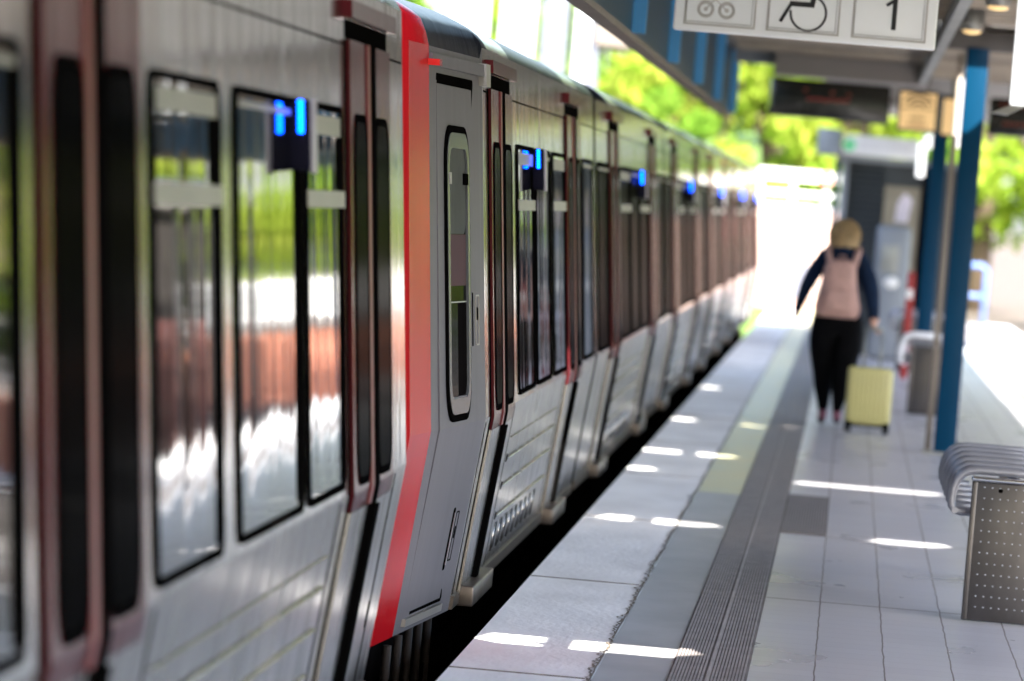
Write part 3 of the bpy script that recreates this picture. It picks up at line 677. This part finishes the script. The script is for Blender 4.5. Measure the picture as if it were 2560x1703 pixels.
hang(sg, (-.75, .15), 26.77, 3.04)

def display(x0, x1, y, label, blobs):
    d = empty('departure_display', ((x0+x1)/2, y, 2.6), label, 'display', 'black departure displays')
    b_ = MB(); b_.bbox(x0, x1, y, y+.20, 2.60, 2.965, .03); b_.build('display_case', M['dispblk'], d)
    l_ = MB()
    for x, z, k in blobs: l_.ball((x, y-.004, z), .022 if k else .014, .004, .020 if k else .016, 8, k)
    l_.build('led_text', [M['ledred'], M['ledlow']], d)
    hang(d, (x0+.2, x1-.2), y+.1, 2.98)
random.seed(3)
bl = [(-.56, 2.865, 1), (-.30, 2.858, 1), (-.14, 2.85, 1)]+[(-.53+i*.032, 2.785-.0*i+random.uniform(-.008, .008), 0) for i in range(13)]
display(-.896, .259, 55, 'black departure display with faint red text left of the tan sign', bl)
bl = [(1.36+i*.07, 2.90, 1) for i in range(8)]+[(1.4+i*.05, 2.72, 1) for i in range(9)]
display(1.24, 2.45, 56, 'black departure display with dim red text cut off by the right edge', bl)
def tansign(x0, x1, y, label, marks=True):
    d = empty('information_sign', ((x0+x1)/2, y, 2.56), label, 'sign')
    b_ = MB(); b_.bbox(x0, x1, y, y+.10, 2.55, 2.95, .015); b_.build('sign_frame', M['dispblk'], d)
    b_ = MB(); b_.box(x0+.022, x1-.022, y-.004, y+.002, 2.575, 2.925); b_.build('sign_face', M['tan'], d)
    if marks:
        cx = (x0+x1)/2; m_ = MB()
        for r1 in (.06, .105, .15): flat(m_, arc(cx, 2.765, r1, 25, 155, 14), .024, 0, y-.006)
        flat(m_, [(x0+.03, 2.775), (x1-.03, 2.775)], .012, 0, y-.006)
        for i in range(4): flat(m_, [(cx-.05+i*.033, 2.665), (cx-.05+i*.033, 2.71)], .016, 0, y-.006)
        m_.build('face_marks', M['tandark'], d)
        m_ = MB()
        for i in range(6): flat(m_, [(cx-.075+i*.03, 2.605), (cx-.075+i*.03, 2.638)], .016, 0, y-.006)
        m_.build('red_marks', M['ledlow'], d)
    hang(d, (x0+.1, x1-.1), y+.05, 2.96)
tansign(.338, .730, 55, 'tan square sign with dark arcs and a red line beside the display')
tansign(.775, 1.0, 56.5, 'narrow sliver of tan sign just left of the blue post', False)
# small ceiling lamps, white luminaire boxes seen end-on
def lum(x, y, z0, z1, wd, label, tray=False):
    l_ = empty('hanging_luminaire', (x, y, z0), label, 'lamp', 'white hanging luminaires')
    b_ = MB(); b_.bbox(x-wd/2, x+wd/2, y, y+.35, z0, z1, min(.02, wd/3)); b_.build('white_casing', M['led_w'], l_)
    if tray:
        b_ = MB(); b_.prism([(x-wd/2-.10, z0-.05), (x-wd/2, z0-.002), (x+wd/2-.01, z0-.002), (x-wd/2-.01, z0-.055)], y+.02, y+.30); b_.build('end_bracket', M['galv'], l_)
    hang(l_, (x,), y+.15, z1)
lum(.845, 31, 2.37, 3.02, .088, 'largest white luminaire end at the top right edge', True)
lum(.772, 45, 2.30, 2.84, .075, 'tall white luminaire end just left of the front blue post')
lum(.665, 60, 2.16, 2.52, .085, 'shorter white luminaire end below the tan sign')
tag(MB().ball((.72, 58.5, 2.52), .065, .065, .075, 16).build('globe_lamp', M['led_w']), 'round white globe lamp above the second blue post', 'lamp')
for i, (x, y, lb) in enumerate([(.80, 29, 'warm round ceiling lamp nearest the top edge'), (.74, 33.5, 'warm round ceiling lamp between two others in the row'), (.68, 38, 'dim warm ceiling lamp farthest along the cable tray')]):
    l_ = empty('ceiling_lamp', (x, y, 3.0), lb, 'lamp', 'warm ceiling lamps along the cable tray')
    b_ = MB(); b_.tube([(x, y, 2.99), (x, y, 3.05), (x, y, CZ-.004)], [.075, .08, .085], 18); b_.build('lamp_body', M['galv'], l_)
    b_ = MB(); b_.ball((x, y, 2.985), .062, .062, .02, 18); b_.build('lamp_glass', M['warm'], l_)

# ------------------------------------------------------------------ benches
M['littube'] = mat('lit_tube_paint', (.80, .82, .88), .3, 0, .1)
def bench(y, label, rail=False):
    r_ = empty('bench', (.95, y, 0), label, 'bench', 'stainless steel benches between the posts')
    px0, px1 = .616, 1.02
    p_ = MB(); p_.bbox(px0, px1, y, y+.03, 0, .60, .004); p_.bbox(px0-.006, px0+.018, y-.004, y+.034, 0, .60, .003)
    ep = p_.build('end_panel', M['perf'], r_)
    d_ = MB()
    for i in range(8):
        for k in range(12):
            x, z = px0+.048+i*.034+.002*(k % 2), .575-k*.034
            z = .578-k*.0325*1.45
            if z < .03: continue
            d_.ball((x*1.0, y-.0005, z), .0042, .002, .0036, 8)
    d_.build('perforation', M['dot'], ep)
    d_ = MB(); d_.ball((px0+.118, y-.0015, .568), .010, .003, .009, 12); d_.build('bolt', M['rubber'], ep)
    a_ = MB(); a_.bbox(px0-.012, px1+.02, y-.012, y+.045, .602, .622, .009); a_.build('arm_rest', M['chrome'], r_)
    # bent seat tubes
    prf = [(1.10, .642), (.80, .645), (.64, .645), (.595, .640), (.565, .622), (.545, .595), (.533, .56), (.527, .52), (.530, .485), (.545, .468), (.57, .462), (.66, .462)]
    for i in range(6):
        yy_ = y+.10+i*.52
        t_ = MB(); t_.tube([(x, yy_, z) for x, z in prf], .019, 10); t_.build('seat_frame', M['tube'], r_)
    t_ = MB(); k = 0
    yy_ = y+.14
    while yy_ < y+2.75:
        t_.tube([(x+.006, yy_, z-.006) for x, z in prf[:9]], .010, 6); yy_ += .045
    t_.build('seat_rods', M['tube'], r_, kind=None)
    t_ = MB(); t_.tube([(.545, y+.05, .465), (.545, y+2.8, .465)], .014, 8); t_.tube([(.80, y+.05, .60), (.80, y+2.8, .60)], .02, 8); t_.build('seat_rail', M['tube'], r_)
    l_ = MB(); l_.box(.80, .90, y+2.7, y+2.76, 0, .6); l_.build('leg', M['perf'], r_)
    if rail:
        MB().tube([(.510, y-.03, .44), (.512, y-.03, .56), (.530, y-.03, .635), (.565, y-.03, .685), (.62, y-.03, .70), (.86, y-.03, .70)], .027, 12).build('lit_tube', M['littube'], r_)  # added pale tube; light on the bench's front curve put into its colour
bench(24.6, 'stainless bench with a perforated end panel cut off by the right edge')
bench(50.2, 'blurred steel bench with a curved tube painted as if lit just left of the front blue post', True)
bench(64.0, 'smallest steel bench, behind the person towing the yellow suitcase')

# ------------------------------------------------------------------ things between the posts
e_ = empty('emergency_post', (.68, 61, 0), 'slim red emergency column between the benches', 'emergency post')
MB().bbox(.635, .715, 61.0, 61.12, 0, 1.15, .02).build('column', M['redpost'] if 'redpost' in M else M['red'], e_)
MB().box(.645, .705, 60.995, 61.0, .15, .42).build('notice', M['paper'], e_)
MB().bbox(.640, .700, 60.985, 61.0, .86, .96, .006).build('call_button', M['white'], e_)
k_ = empty('platform_kiosk', (.3, 72, 0), 'dark louvred kiosk on the platform beneath the exit sign', 'kiosk')
MB().box(-.17, 1.30, 70.1, 76, 0, 2.36).build('wall', M['dark'], k_)
l_ = MB()
for i in range(26): l_.prism([(70.1, .25+i*.08), (70.06, .255+i*.08), (70.1, .31+i*.08)], -.08, .34, 0, 'x')
l_.build('louvre', M['dark'], k_)
MB().box(-.25, 1.36, 69.95, 76.1, 2.362, 2.43).build('roof', M['palegrey'], k_)
MB().bbox(-.19, -.10, 69.98, 70.09, 0, 2.36, .006).build('corner_post', M['palegrey'], k_)
MB().bbox(-.275, -.20, 70.2, 70.3, 0, 2.36, .006).build('side_post', M['blue'], k_)
MB().box(.36, .80, 70.05, 70.098, 0, 2.10).build('door', M['beige'], k_)
MB().box(.82, .98, 70.02, 70.098, 0, 2.36).build('door_jamb', M['rubber'], k_)
x_ = empty('exit_sign', (.27, 69.9, 2.44), 'long white exit sign with a round green pictogram over the kiosk', 'sign')
MB().bbox(-.20, .72, 69.8, 69.93, 2.435, 2.68, .012).build('sign_box', M['exitw'], x_)
MB().tube([(-.12, 69.795, 2.555), (-.12, 69.80, 2.555)], .075, 20).build('green_disc', M['green'], x_)
m_ = MB(); m_.ball((-.115, 69.793, 2.60), .012, .003, .012, 8); flat(m_, [(-.115, 2.585), (-.125, 2.555), (-.10, 2.525)], .014, 0, 69.793); flat(m_, [(-.125, 2.555), (-.15, 2.525)], .012, 0, 69.793); flat(m_, [(-.145, 2.575), (-.09, 2.575)], .010, 0, 69.793)
m_.build('running_figure', M['white'], x_)
m_ = MB()
for i in range(9): flat(m_, [(.02+i*.07, 2.60), (.065+i*.07, 2.60)], .02, 0, 69.797); flat(m_, [(.02+i*.07, 2.52), (.06+i*.07, 2.52)], .016, 0, 69.797)
m_.build('sign_lines', M['lav'], x_)
tag(MB().bbox(-.51, -.215, 69.5, 69.8, 2.41, 2.73, .02).build('loudspeaker_box', M['boxl'] if 'boxl' in M else M['palegrey']), 'pale grey box hanging left of the exit sign', 'box')
v_ = empty('ticket_machine', (.5, 68.6, 0), 'pale grey ticket machine standing before the kiosk door', 'ticket machine')
MB().bbox(.30, .72, 68.5, 69.0, 0, 1.62, .07).build('cabinet', M['palegrey'], v_)
MB().bbox(.37, .58, 68.485, 68.5, 1.05, 1.38, .006).build('screen', M['galv'], v_)
MB().ball((.52, 68.49, .93), .09, .02, .07, 14).build('coin_tray', M['white'], v_)
tag(MB().prism([(.50, 1.66), (.66, 1.66), (.70, 1.95), (.60, 2.02), (.52, 1.9)], 69.0, 69.03).build('poster', M['paper']), 'pale pink and white notice above the ticket machine', 'poster')
h_ = MB(); h_.tube([(1.85, 97.5, .0), (1.85, 97.5, .95), (1.92, 97.5, 1.02), (2.28, 97.5, 1.02), (2.35, 97.5, .95), (2.35, 97.5, 0)], .045, 10); h_.tube([(1.85, 97.5, .5), (2.35, 97.5, .5)], .04, 8)
M['paleblue'] = mat('pale_blue_paint', (.10, .18, .40), .4)
tag(h_.build('barrier', M['paleblue']), 'pale blue tubular barrier at the far right platform end', 'barrier')

# ------------------------------------------------------------------ person, backpack, suitcase
def skinned(name, joints, bones, parent, mats, pick, sub=2, root=0):
    me = bpy.data.meshes.new(name); me.from_pydata([j[0] for j in joints], bones, [])
    o = bpy.data.objects.new(name, me); S.collection.objects.link(o)
    md = o.modifiers.new('skin', 'SKIN'); md.use_smooth_shade = True
    sv = me.skin_vertices[0].data
    for i, j in enumerate(joints):
        r_ = j[1]; sv[i].radius = r_ if isinstance(r_, tuple) else (r_, r_); sv[i].use_root = (i == root)
    sb = o.modifiers.new('sub', 'SUBSURF'); sb.levels = sub; sb.render_levels = sub
    bpy.context.view_layer.update()
    dg = bpy.context.evaluated_depsgraph_get()
    nm = bpy.data.meshes.new_from_object(o.evaluated_get(dg)); bpy.data.objects.remove(o)
    for m in mats: nm.materials.append(m)
    for p_ in nm.polygons: p_.material_index = pick(p_.center); p_.use_smooth = True
    o = bpy.data.objects.new(name, nm); S.collection.objects.link(o)
    if parent: o.parent = parent; nm.transform(Matrix.Translation(-parent.location))
    return o
PX, PYY = -.055, 45.65
J = []; Bn = []
def jv(x, y, z, r_, par=None):
    J.append(((PX+x, PYY+y, z), r_)); i = len(J)-1
    if par is not None: Bn.append((par, i))
    return i
pel = jv(0, 0, .88, (.205, .15)); bel = jv(.005, .02, 1.02, (.185, .14), pel); wai = jv(.01, .03, 1.14, (.165, .12), bel)
che = jv(.01, .04, 1.27, (.17, .115), wai); nb = jv(.01, .06, 1.39, (.085, .075), che); nk = jv(.005, .075, 1.46, .052, nb)
h1 = jv(.0, .09, 1.53, (.078, .088), nk); h2 = jv(-.003, .09, 1.60, (.07, .08), h1)
def leg(sx, fy, kz):
    hp = jv(sx*.10, 0, .78, .130, pel)
    th = jv(sx*.105, fy*.3, .62, .122, hp); kn = jv(sx*.080, fy*.75+.03, .46, .096, th)
    ca = jv(sx*.070, fy*.9, .31, .082, kn); an = jv(sx*.055, fy, .10+kz, .036, ca); he = jv(sx*.06, fy-.02, .045+kz, .034, an)
    jv(sx*.065, fy+.10, .035, .034, he) if kz == 0 else jv(sx*.065, fy+.10, .045, .032, he)
leg(-1, .10, 0); leg(1, -.06, .02)
def hand(wr, d, side, curl):
    """palm, four fingers of unequal length and a thumb growing from wrist joint wr along d"""
    p0 = Vector(J[wr][0])-Vector((PX, PYY, 0)); d = Vector(d).normalized(); s_ = Vector(side).normalized(); n_ = d.cross(s_)
    pal = jv(*(p0+d*.05), (.030, .018), wr)
    for k, L in enumerate((.062, .072, .067, .052)):
        o_ = s_*(.026-.017*k); a_ = jv(*(p0+d*.09+o_), .0095, pal); b_ = jv(*(p0+d*(.09+L*.5)+o_+n_*curl*.02), .0085, a_)
        jv(*(p0+d*(.09+L*.75)+o_+n_*curl*.05), .0075, b_)
    t_ = jv(*(p0+d*.045+s_*.042+n_*.008), .010, pal); jv(*(p0+d*.078+s_*.052+n_*.02), .008, t_)
# left arm bent outwards, right arm hanging back to the suitcase handle
s1 = jv(-.150, .05, 1.345, .082, che); e1 = jv(-.262, .01, 1.13, .064, s1); w1 = jv(-.325, .10, .925, .038, e1); hand(w1, (-.12, .15, -1), (0, 1, .1), .8)
s2 = jv(.160, .05, 1.345, .085, che); e2 = jv(.250, -.05, 1.12, .072, s2); w2 = jv(.290, -.16, .905, .045, e2); hand(w2, (.05, -.35, -1), (0, 1, -.2), 1.0)
def pick(c):
    x, y, z = c.x-PX, c.y-PYY, c.z
    if z > 1.43: return 2
    if z < .89 and abs(x) > .26: return 2
    if z < .055: return 3
    if z < .12: return 4
    if z < .89 and abs(x) < .24: return 1
    return 0
pr = empty('person', (PX, PYY, 0), 'blond person seen from behind in navy jacket and black trousers', 'person')
skinned('body', J, Bn, pr, [M['navy'], M['trouser'], M['skin'], M['shoe'], M['sock']], pick)
hb = MB(); rnd = random.Random(5); vs = []; n, m = 28, 12
for i in range(m+1):
    th = (R(4)+ (R(118)-R(4))*i/m)
    for j in range(n):
        ph = 2*math.pi*j/n; front = max(0, math.sin(ph)); k = 1+.05*math.sin(9*ph+i)*(i/m)
        if front > .5 and i > m*.62: k *= .80
        fl = 1+.12*(i/m)
        vs.append((PX+.0+.113*fl*k*math.sin(th)*math.cos(ph), PYY+.078+.112*k*math.sin(th)*math.sin(ph), 1.548+.115*math.cos(th)-(.075*(i/m)**2)*(1-front)))
hb.add(vs, [(i*n+j, i*n+(j+1) % n, (i+1)*n+(j+1) % n, (i+1)*n+j) for i in range(m) for j in range(n)]+[tuple(range(n))], 0, True)
hb.ball((PX, PYY+.055, 1.475), .085, .07, .07, 16)
for i in range(420):
    ph = rnd.uniform(0, 2*math.pi)
    if math.sin(ph) > .55: continue
    t0 = rnd.uniform(.1, 1.3); L = rnd.uniform(.05, .10); r1 = 1.0+rnd.uniform(-.02, .05); pts = []
    for q in range(4):
        th = t0+q*L/.11*.33
        zz_ = 1.548+.118*math.cos(min(th, 1.75))-max(0, th-1.6)*.10; w_ = math.sin(min(th, 1.62))*r1*(1+.10*max(0, th-1.0))
        pts.append((PX+.118*w_*math.cos(ph+.04*q), PYY+.078+.116*w_*math.sin(ph+.04*q), zz_))
    hb.tube(pts, [.004, .005, .005, .001], 4)
hb.build('hair', M['hair'], pr)
fc = MB(); fc.ball((PX-.003, PYY+.178, 1.545), .012, .018, .020, 8); 
for sx in (-1, 1): fc.ball((PX+sx*.083, PYY+.085, 1.545), .012, .02, .03, 8)
fc.build('nose_and_ears', M['skin'], pr)
fc = MB()
for sx in (-1, 1): fc.ball((PX+sx*.03, PYY+.165, 1.57), .012, .008, .007, 8)
fc.build('eyes', M['white'], pr)
cl = MB(); cl.tube([(PX+.075*math.cos(a)+.005, PYY+.05+.075*math.sin(a), 1.405) for a in [2*math.pi*i/16 for i in range(16)]], .038, 8, closed=True); cl.build('hood', M['navy'], pr)
bk = empty('backpack', (PX, PYY-.13, 1.0), 'dusty pink backpack worn by the person walking away', 'backpack')
b_ = MB(); n = 18; vs = []; zz = [(.875, .15, .06), (.90, .178, .10), (.96, .182, .13), (1.06, .158, .135), (1.16, .140, .12), (1.24, .135, .10), (1.30, .115, .07), (1.335, .08, .04)]
for z, hw_, dp in zz:
    for j in range(n):
        a = 2*math.pi*j/n; c_, s_ = math.cos(a), math.sin(a); q = (abs(c_)**3+abs(s_)**3)**(-1/3)
        vs.append((PX-.012+hw_*c_*q*(1+.02*math.sin(z*60)) , PYY-.155+dp*.62*s_*q, z))
b_.add(vs, [(i*n+j, i*n+(j+1) % n, (i+1)*n+(j+1) % n, (i+1)*n+j) for i in range(len(zz)-1) for j in range(n)]+[tuple(range(n)), tuple(reversed(range((len(zz)-1)*n, len(zz)*n)))], 0, True)
b_.build('bag', M['pink'], bk)
for sx in (-1, 1):
    t_ = MB(); t_.tube([(PX+sx*.09, PYY-.13, 1.27), (PX+sx*.115, PYY-.07, 1.38), (PX+sx*.125, PYY+.02, 1.425), (PX+sx*.125, PYY+.13, 1.39), (PX+sx*.13, PYY+.17, 1.2), (PX+sx*.14, PYY+.05, .98)], .026, 8); t_.build('strap', M['pink'], bk)
t_ = MB(); t_.bbox(PX-.11, PX+.10, PYY-.262, PYY-.225, .93, 1.10, .014); t_.build('front_pocket', M['pink'], bk)
t_ = MB(); t_.tube([(PX-.03, PYY-.15, 1.33), (PX-.02, PYY-.16, 1.37), (PX+.02, PYY-.16, 1.37), (PX+.03, PYY-.15, 1.33)], .008, 6); t_.build('carry_loop', M['pink'], bk)
sc_ = empty('suitcase', (.245, 45.0, 0), 'pale yellow hard shell suitcase pulled beside the person', 'suitcase')
b_ = MB(); b_.bbox(.065, .425, 44.88, 45.10, .06, .515, .035)
for i in range(9): b_.bbox(.095+i*.036, .109+i*.036, 44.872, 44.90, .10, .48, .004)
b_.build('shell', M['yellow'], sc_)
for x in (.095, .395):
    for y in (44.90, 45.08):
        w_ = MB(); w_.tube([(x-.022, y, .033), (x+.022, y, .033)], .033, 14); w_.bbox(x-.028, x+.028, y-.03, y+.03, .045, .085, .008); w_.build('wheel', M['rubber'], sc_)
t_ = MB(); t_.tube([(.18, 45.09, .51), (.18, 45.22, .81)], .009, 8); t_.tube([(.31, 45.09, .51), (.31, 45.22, .81)], .009, 8); t_.tube([(.17, 45.225, .815), (.32, 45.225, .815)], .014, 8); t_.build('pull_handle', M['galv'], sc_)
MB().box(.12, .37, 44.885, 44.90, .045, .065).build('base_trim', M['rubber'], sc_)

# ------------------------------------------------------------------ far end: wall, railings, bridge, buildings, trees
wl = empty('brick_wall', (-.9, 99, 0), 'pale sunlit brick wall closing the far end of the platform', 'wall')
MB().box(-3.2, 1.9, 99, 99.4, -.01, 1.74).build('brickwork', M['brick'], wl)
MB().box(-3.25, 1.95, 98.96, 99.44, 1.742, 1.80).build('coping', M['whitecol'], wl)
b_ = MB(); b_.box(-1.02, -.62, 98.95, 98.998, .18, .78); b_.build('notice_board', M['palegrey'], wl)
MB().box(-.99, -.65, 98.94, 98.949, .21, .75).build('board_face', M['greycol'], wl)
rl = empty('white_railing', (-.9, 99.2, 1.8), 'white tubular railing on top of the brick wall', 'railing')
b_ = MB(); b_.box(-1.7, 1.8, 99.18, 99.22, 2.22, 2.40); b_.box(-1.7, 1.8, 99.18, 99.22, 1.95, 2.03); b_.build('rails', M['railwhite'], rl)
for i in range(7): MB().bbox(-1.68+i*.57, -1.62+i*.57, 99.17, 99.23, 1.80, 2.22, .01).build('rail_post', M['railwhite'], rl)
sg2 = empty('round_signal_sign', (-.52, 98.7, 0), 'small round red and white sign on a pole by the wall', 'sign')
MB().tube([(-.52, 98.7, 0), (-.52, 98.7, 2.35)], .025, 8).build('pole', M['galv'], sg2)
MB().tube([(-.52, 98.62, 2.28), (-.52, 98.66, 2.28)], .11, 20).build('sign_disc', M['redlens'], sg2)
MB().box(-.58, -.46, 98.60, 98.619, 2.255, 2.305).build('sign_bar', M['white'], sg2)

def X85(px): return -(2133-px)/14222*85
br = empty('footbridge', (-5, 86, -1.25), 'white columned footbridge behind the train roof', 'footbridge')
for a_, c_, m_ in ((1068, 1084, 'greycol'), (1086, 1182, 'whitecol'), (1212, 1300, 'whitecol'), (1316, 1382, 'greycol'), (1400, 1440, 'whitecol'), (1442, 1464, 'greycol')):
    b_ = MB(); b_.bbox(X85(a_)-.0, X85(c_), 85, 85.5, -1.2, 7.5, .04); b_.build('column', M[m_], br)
MB().box(-9, -3.95, 84.9, 87.5, 4.75, 5.3).build('deck', M['greycol'], br)
MB().box(-4.05, -3.32, 84.95, 87.5, 3.92, 4.28).build('beam', M['beam'], br)
MB().box(-4.0, -3.2, 84.9, 87.5, 4.30, 4.42).build('beam_cap', M['whitecol'], br)

ht = empty('reflection_hut', (6.5, 80, -1.2), 'unseen dark timber hut added right of the far track to darken a window reflection', 'hut')  # unseen hut, added so one near window mirrors something dark
MB().box(5.98, 7.05, 78.5, 82, -1.2, 2.5).build('wall', M['timber'], ht)
MB().prism([(5.85, 2.502), (7.2, 2.502), (7.2, 2.6), (6.5, 2.95), (5.85, 2.6)], 78.3, 82.2).build('roof', M['ceil'], ht)
MB().box(6.25, 6.7, 78.46, 78.498, -1.1, .95).build('door', M['doorbrown'], ht)
rw_ = empty('retaining_wall', (8.4, 112, -1.2), 'low brick retaining wall across the right, mirrored in the train windows', 'wall')
MB().box(4.6, 14, 112, 112.4, -1.24, .30).build('brickwork', M['brick_red'], rw_)
MB().box(4.5, 14.1, 111.95, 112.45, .302, .38).build('coping', M['beam'], rw_)
b_ = MB()
for z in (.55, .75, .95, 1.15): b_.box(4.6, 14, 112.1, 112.16, z, z+.12)
b_.build('rails', M['white'], rw_)
for i in range(9): MB().bbox(4.6+i*1.15, 4.72+i*1.15, 112.08, 112.18, .38, 1.4, .01).build('rail_post', M['white'], rw_)
# right side boundary: low wall with white fence
fw_ = empty('boundary_fence', (8.6, 60, -1.2), 'low brick boundary wall with white fence panels beyond the right track', 'fence')
MB().box(8.5, 8.8, -10, 111, -1.2, .25).build('brick_base', M['brick_red'], fw_)
b_ = MB()
for z in (.45, .62, .79, .96, 1.13): b_.box(8.6, 8.65, -10, 111, z, z+.11)
b_.build('fence_panel', M['white'], fw_)
for i in range(30):
    MB().bbox(8.56, 8.68, -9.9+i*4.1, -9.78+i*4.1, .25, 1.35, .01).build('fence_post', M['white'], fw_)

def tree(x, y, h, rad, seed, lm, label, nleaf=2600, size=None, z0=-1.25, flat_=.8):
    size = size or .085*rad+.02; r_ = random.Random(seed); root = empty('leafy_tree', (x, y, z0), label, 'tree', 'trees beyond the station')
    t_ = MB(); top = z0+h
    t_.tube([(x, y, z0), (x+.1, y, z0+h*.3), (x-.1, y+.1, z0+h*.6), (x, y, z0+h*.85)], [h*.035, h*.028, h*.018, h*.006], 8)
    cl_ = []
    for i in range(16):
        a = r_.uniform(0, 6.28); rr_ = rad*r_.uniform(.25, .85); zc = z0+h*r_.uniform(.28, .93)
        k = 1-max(0, (zc-z0)/h-.6)*1.3
        c_ = (x+rr_*k*math.cos(a), y+rr_*k*math.sin(a)*flat_, zc); cl_.append((c_, rad*r_.uniform(.26, .46)))
        if i < 8: t_.tube([(x, y, z0+h*(.25+.05*i)), ((x+c_[0])/2, (y+c_[1])/2, (z0+h*(.25+.05*i)+c_[2])/2+.2), c_], [h*.014, h*.01, h*.004], 6)
    t_.build('trunk', M['bark'], root)
    vs = []; fs = []
    for i in range(nleaf):
        c_, cr = cl_[r_.randrange(len(cl_))]
        d = Vector((r_.gauss(0, 1), r_.gauss(0, 1), r_.gauss(0, 1))).normalized()*cr*(r_.random()**.45)*1.05
        p_ = Vector(c_)+Vector((d.x, d.y, d.z*.8)); a = Vector((r_.gauss(0, 1), r_.gauss(0, 1), r_.gauss(0, .6))).normalized(); b = a.orthogonal().normalized()
        b = (Matrix.Rotation(r_.uniform(0, 6.28), 3, a) @ b); s_ = size*r_.uniform(.6, 1.3); c2 = a.cross(b)
        k = len(vs); vs += [p_-b*s_, p_+c2*s_*.45, p_+b*s_, p_-c2*s_*.45]; fs.append((k, k+1, k+2, k+3))
    m_ = MB(); m_.v = [tuple(v) for v in vs]; m_.f = fs; m_.m = [0]*len(fs); m_.sm = [False]*len(fs)
    me = bpy.data.meshes.new('crown'); me.from_pydata(m_.v, [], m_.f); me.materials.append(M[lm]); me.update()
    o = bpy.data.objects.new('crown', me); S.collection.objects.link(o); o.parent = root; me.transform(Matrix.Translation(-root.location))
    return root
TL = [
 (-11.5, 122, 10, 3.2, 'leafB', 'tall green tree showing between the white bridge columns'),
 (-8.0, 126, 9.5, 3.0, 'leafA', 'green tree right beside the white bridge columns'),
 (-5.6, 128, 8.5, 2.6, 'leafB', 'mid green tree above the train roof beside the grey beam'),
 (-3.6, 124, 7.6, 2.3, 'leafC', 'yellow green tree above the far train roof'),
 (-1.9, 127, 8.2, 2.2, 'leafA', 'bright green tree right below the blue canopy corner'),
 (-.2, 123, 7.8, 2.1, 'leafC', 'yellow green tree below the black departure display'),
 (.6, 129, 8.0, 1.9, 'leafB', 'green tree hidden behind the kiosk and exit sign'),
 (5.4, 290, 20, 5.5, 'leafC', 'far pale tree beyond the tracks, right of the blue post'),
 (10.8, 300, 19, 5.5, 'leafA', 'far tree at the right edge above the track bed'),
 (-4.6, 150, 13, 3.6, 'leafA', 'tallest tree far behind the train roof'),
 (-.8, 152, 12, 3.6, 'leafC', 'tall pale tree far behind the display'),
 (3.4, 155, 12, 3.6, 'leafA', 'tall tree far behind the kiosk'),
 (10.5, 90, 9, 3.0, 'leafA', 'tree over the right boundary fence, beyond the frame edge'),
 (10.8, 74, 8, 3.0, 'leafC', 'second tree along the right boundary fence'),
 (10.6, 58, 8.5, 3.0, 'leafB', 'third tree along the right boundary fence'),
 (10.9, 40, 9, 3.2, 'leafA', 'nearest tree along the right boundary fence'),
 (12.5, 104, 9, 3.0, 'leafC', 'tree over the fence beside the low brick retaining wall'),
 (7.5, 80, 8.5, 1.35, 'leafD', 'unseen dark tree added by the right track to darken a window reflection'),
 (7.3, 70, 8, 1.3, 'leafD', 'second unseen dark tree added before the fence to darken a window reflection'),
 (8.5, 140, 10, 3.0, 'leafC', 'tree far behind the low brick retaining wall'),
 (6.6, 116, 9, 2.2, 'leafA', 'left tree directly behind the low brick retaining wall'),
 (10.2, 117, 9, 2.4, 'leafC', 'right tree directly behind the low brick retaining wall'),
 (-6.60, 111.0, 3.90, 1.35, 'leafC', 'first bush from the left in the row of shrubs behind the white railing'),
 (-5.05, 113.2, 4.60, 1.35, 'leafA', 'second bush from the left in the row of shrubs behind the white railing'),
 (-3.50, 115.4, 5.30, 1.35, 'leafB', 'third bush from the left in the row of shrubs behind the white railing'),
 (-1.95, 111.0, 4.25, 1.35, 'leafC', 'fourth bush from the left in the row of shrubs behind the white railing'),
 (-0.40, 113.2, 4.95, 1.35, 'leafA', 'fifth bush from the left in the row of shrubs behind the white railing'),
]
for i, (x, y, h, rd, lm, lb) in enumerate(TL): tree(x, y, h, rd, 100+i, lm, lb)
g = MB(); g.add([(3.0, 118, -1.11), (60, 118, -1.11), (60, 280, .9), (3.6, 280, .9), (60, 420, 1.4), (3.6, 420, 1.4)], [(0, 1, 2, 3), (3, 2, 4, 5)]); g.build('rising_ground', M['ballast'], kind='structure')
# grassy bank behind the wall
b_ = MB(); nx, ny = 40, 8; vs = []
for i in range(nx+1):
    for k in range(ny+1):
        x = -30+i*1.8; y = 104+k*8; vs.append((x, y, -1.26+max(0, min(1, (2.4-x)/1.5))*(2.4*min(1, k/2.)+.3*math.sin(x*.7+k)+k*.4)))
b_.add(vs, [(i*(ny+1)+k, (i+1)*(ny+1)+k, (i+1)*(ny+1)+k+1, i*(ny+1)+k+1) for i in range(nx) for k in range(ny)], 0, True); b_.build('grass_bank', M['hedge'], kind='structure')
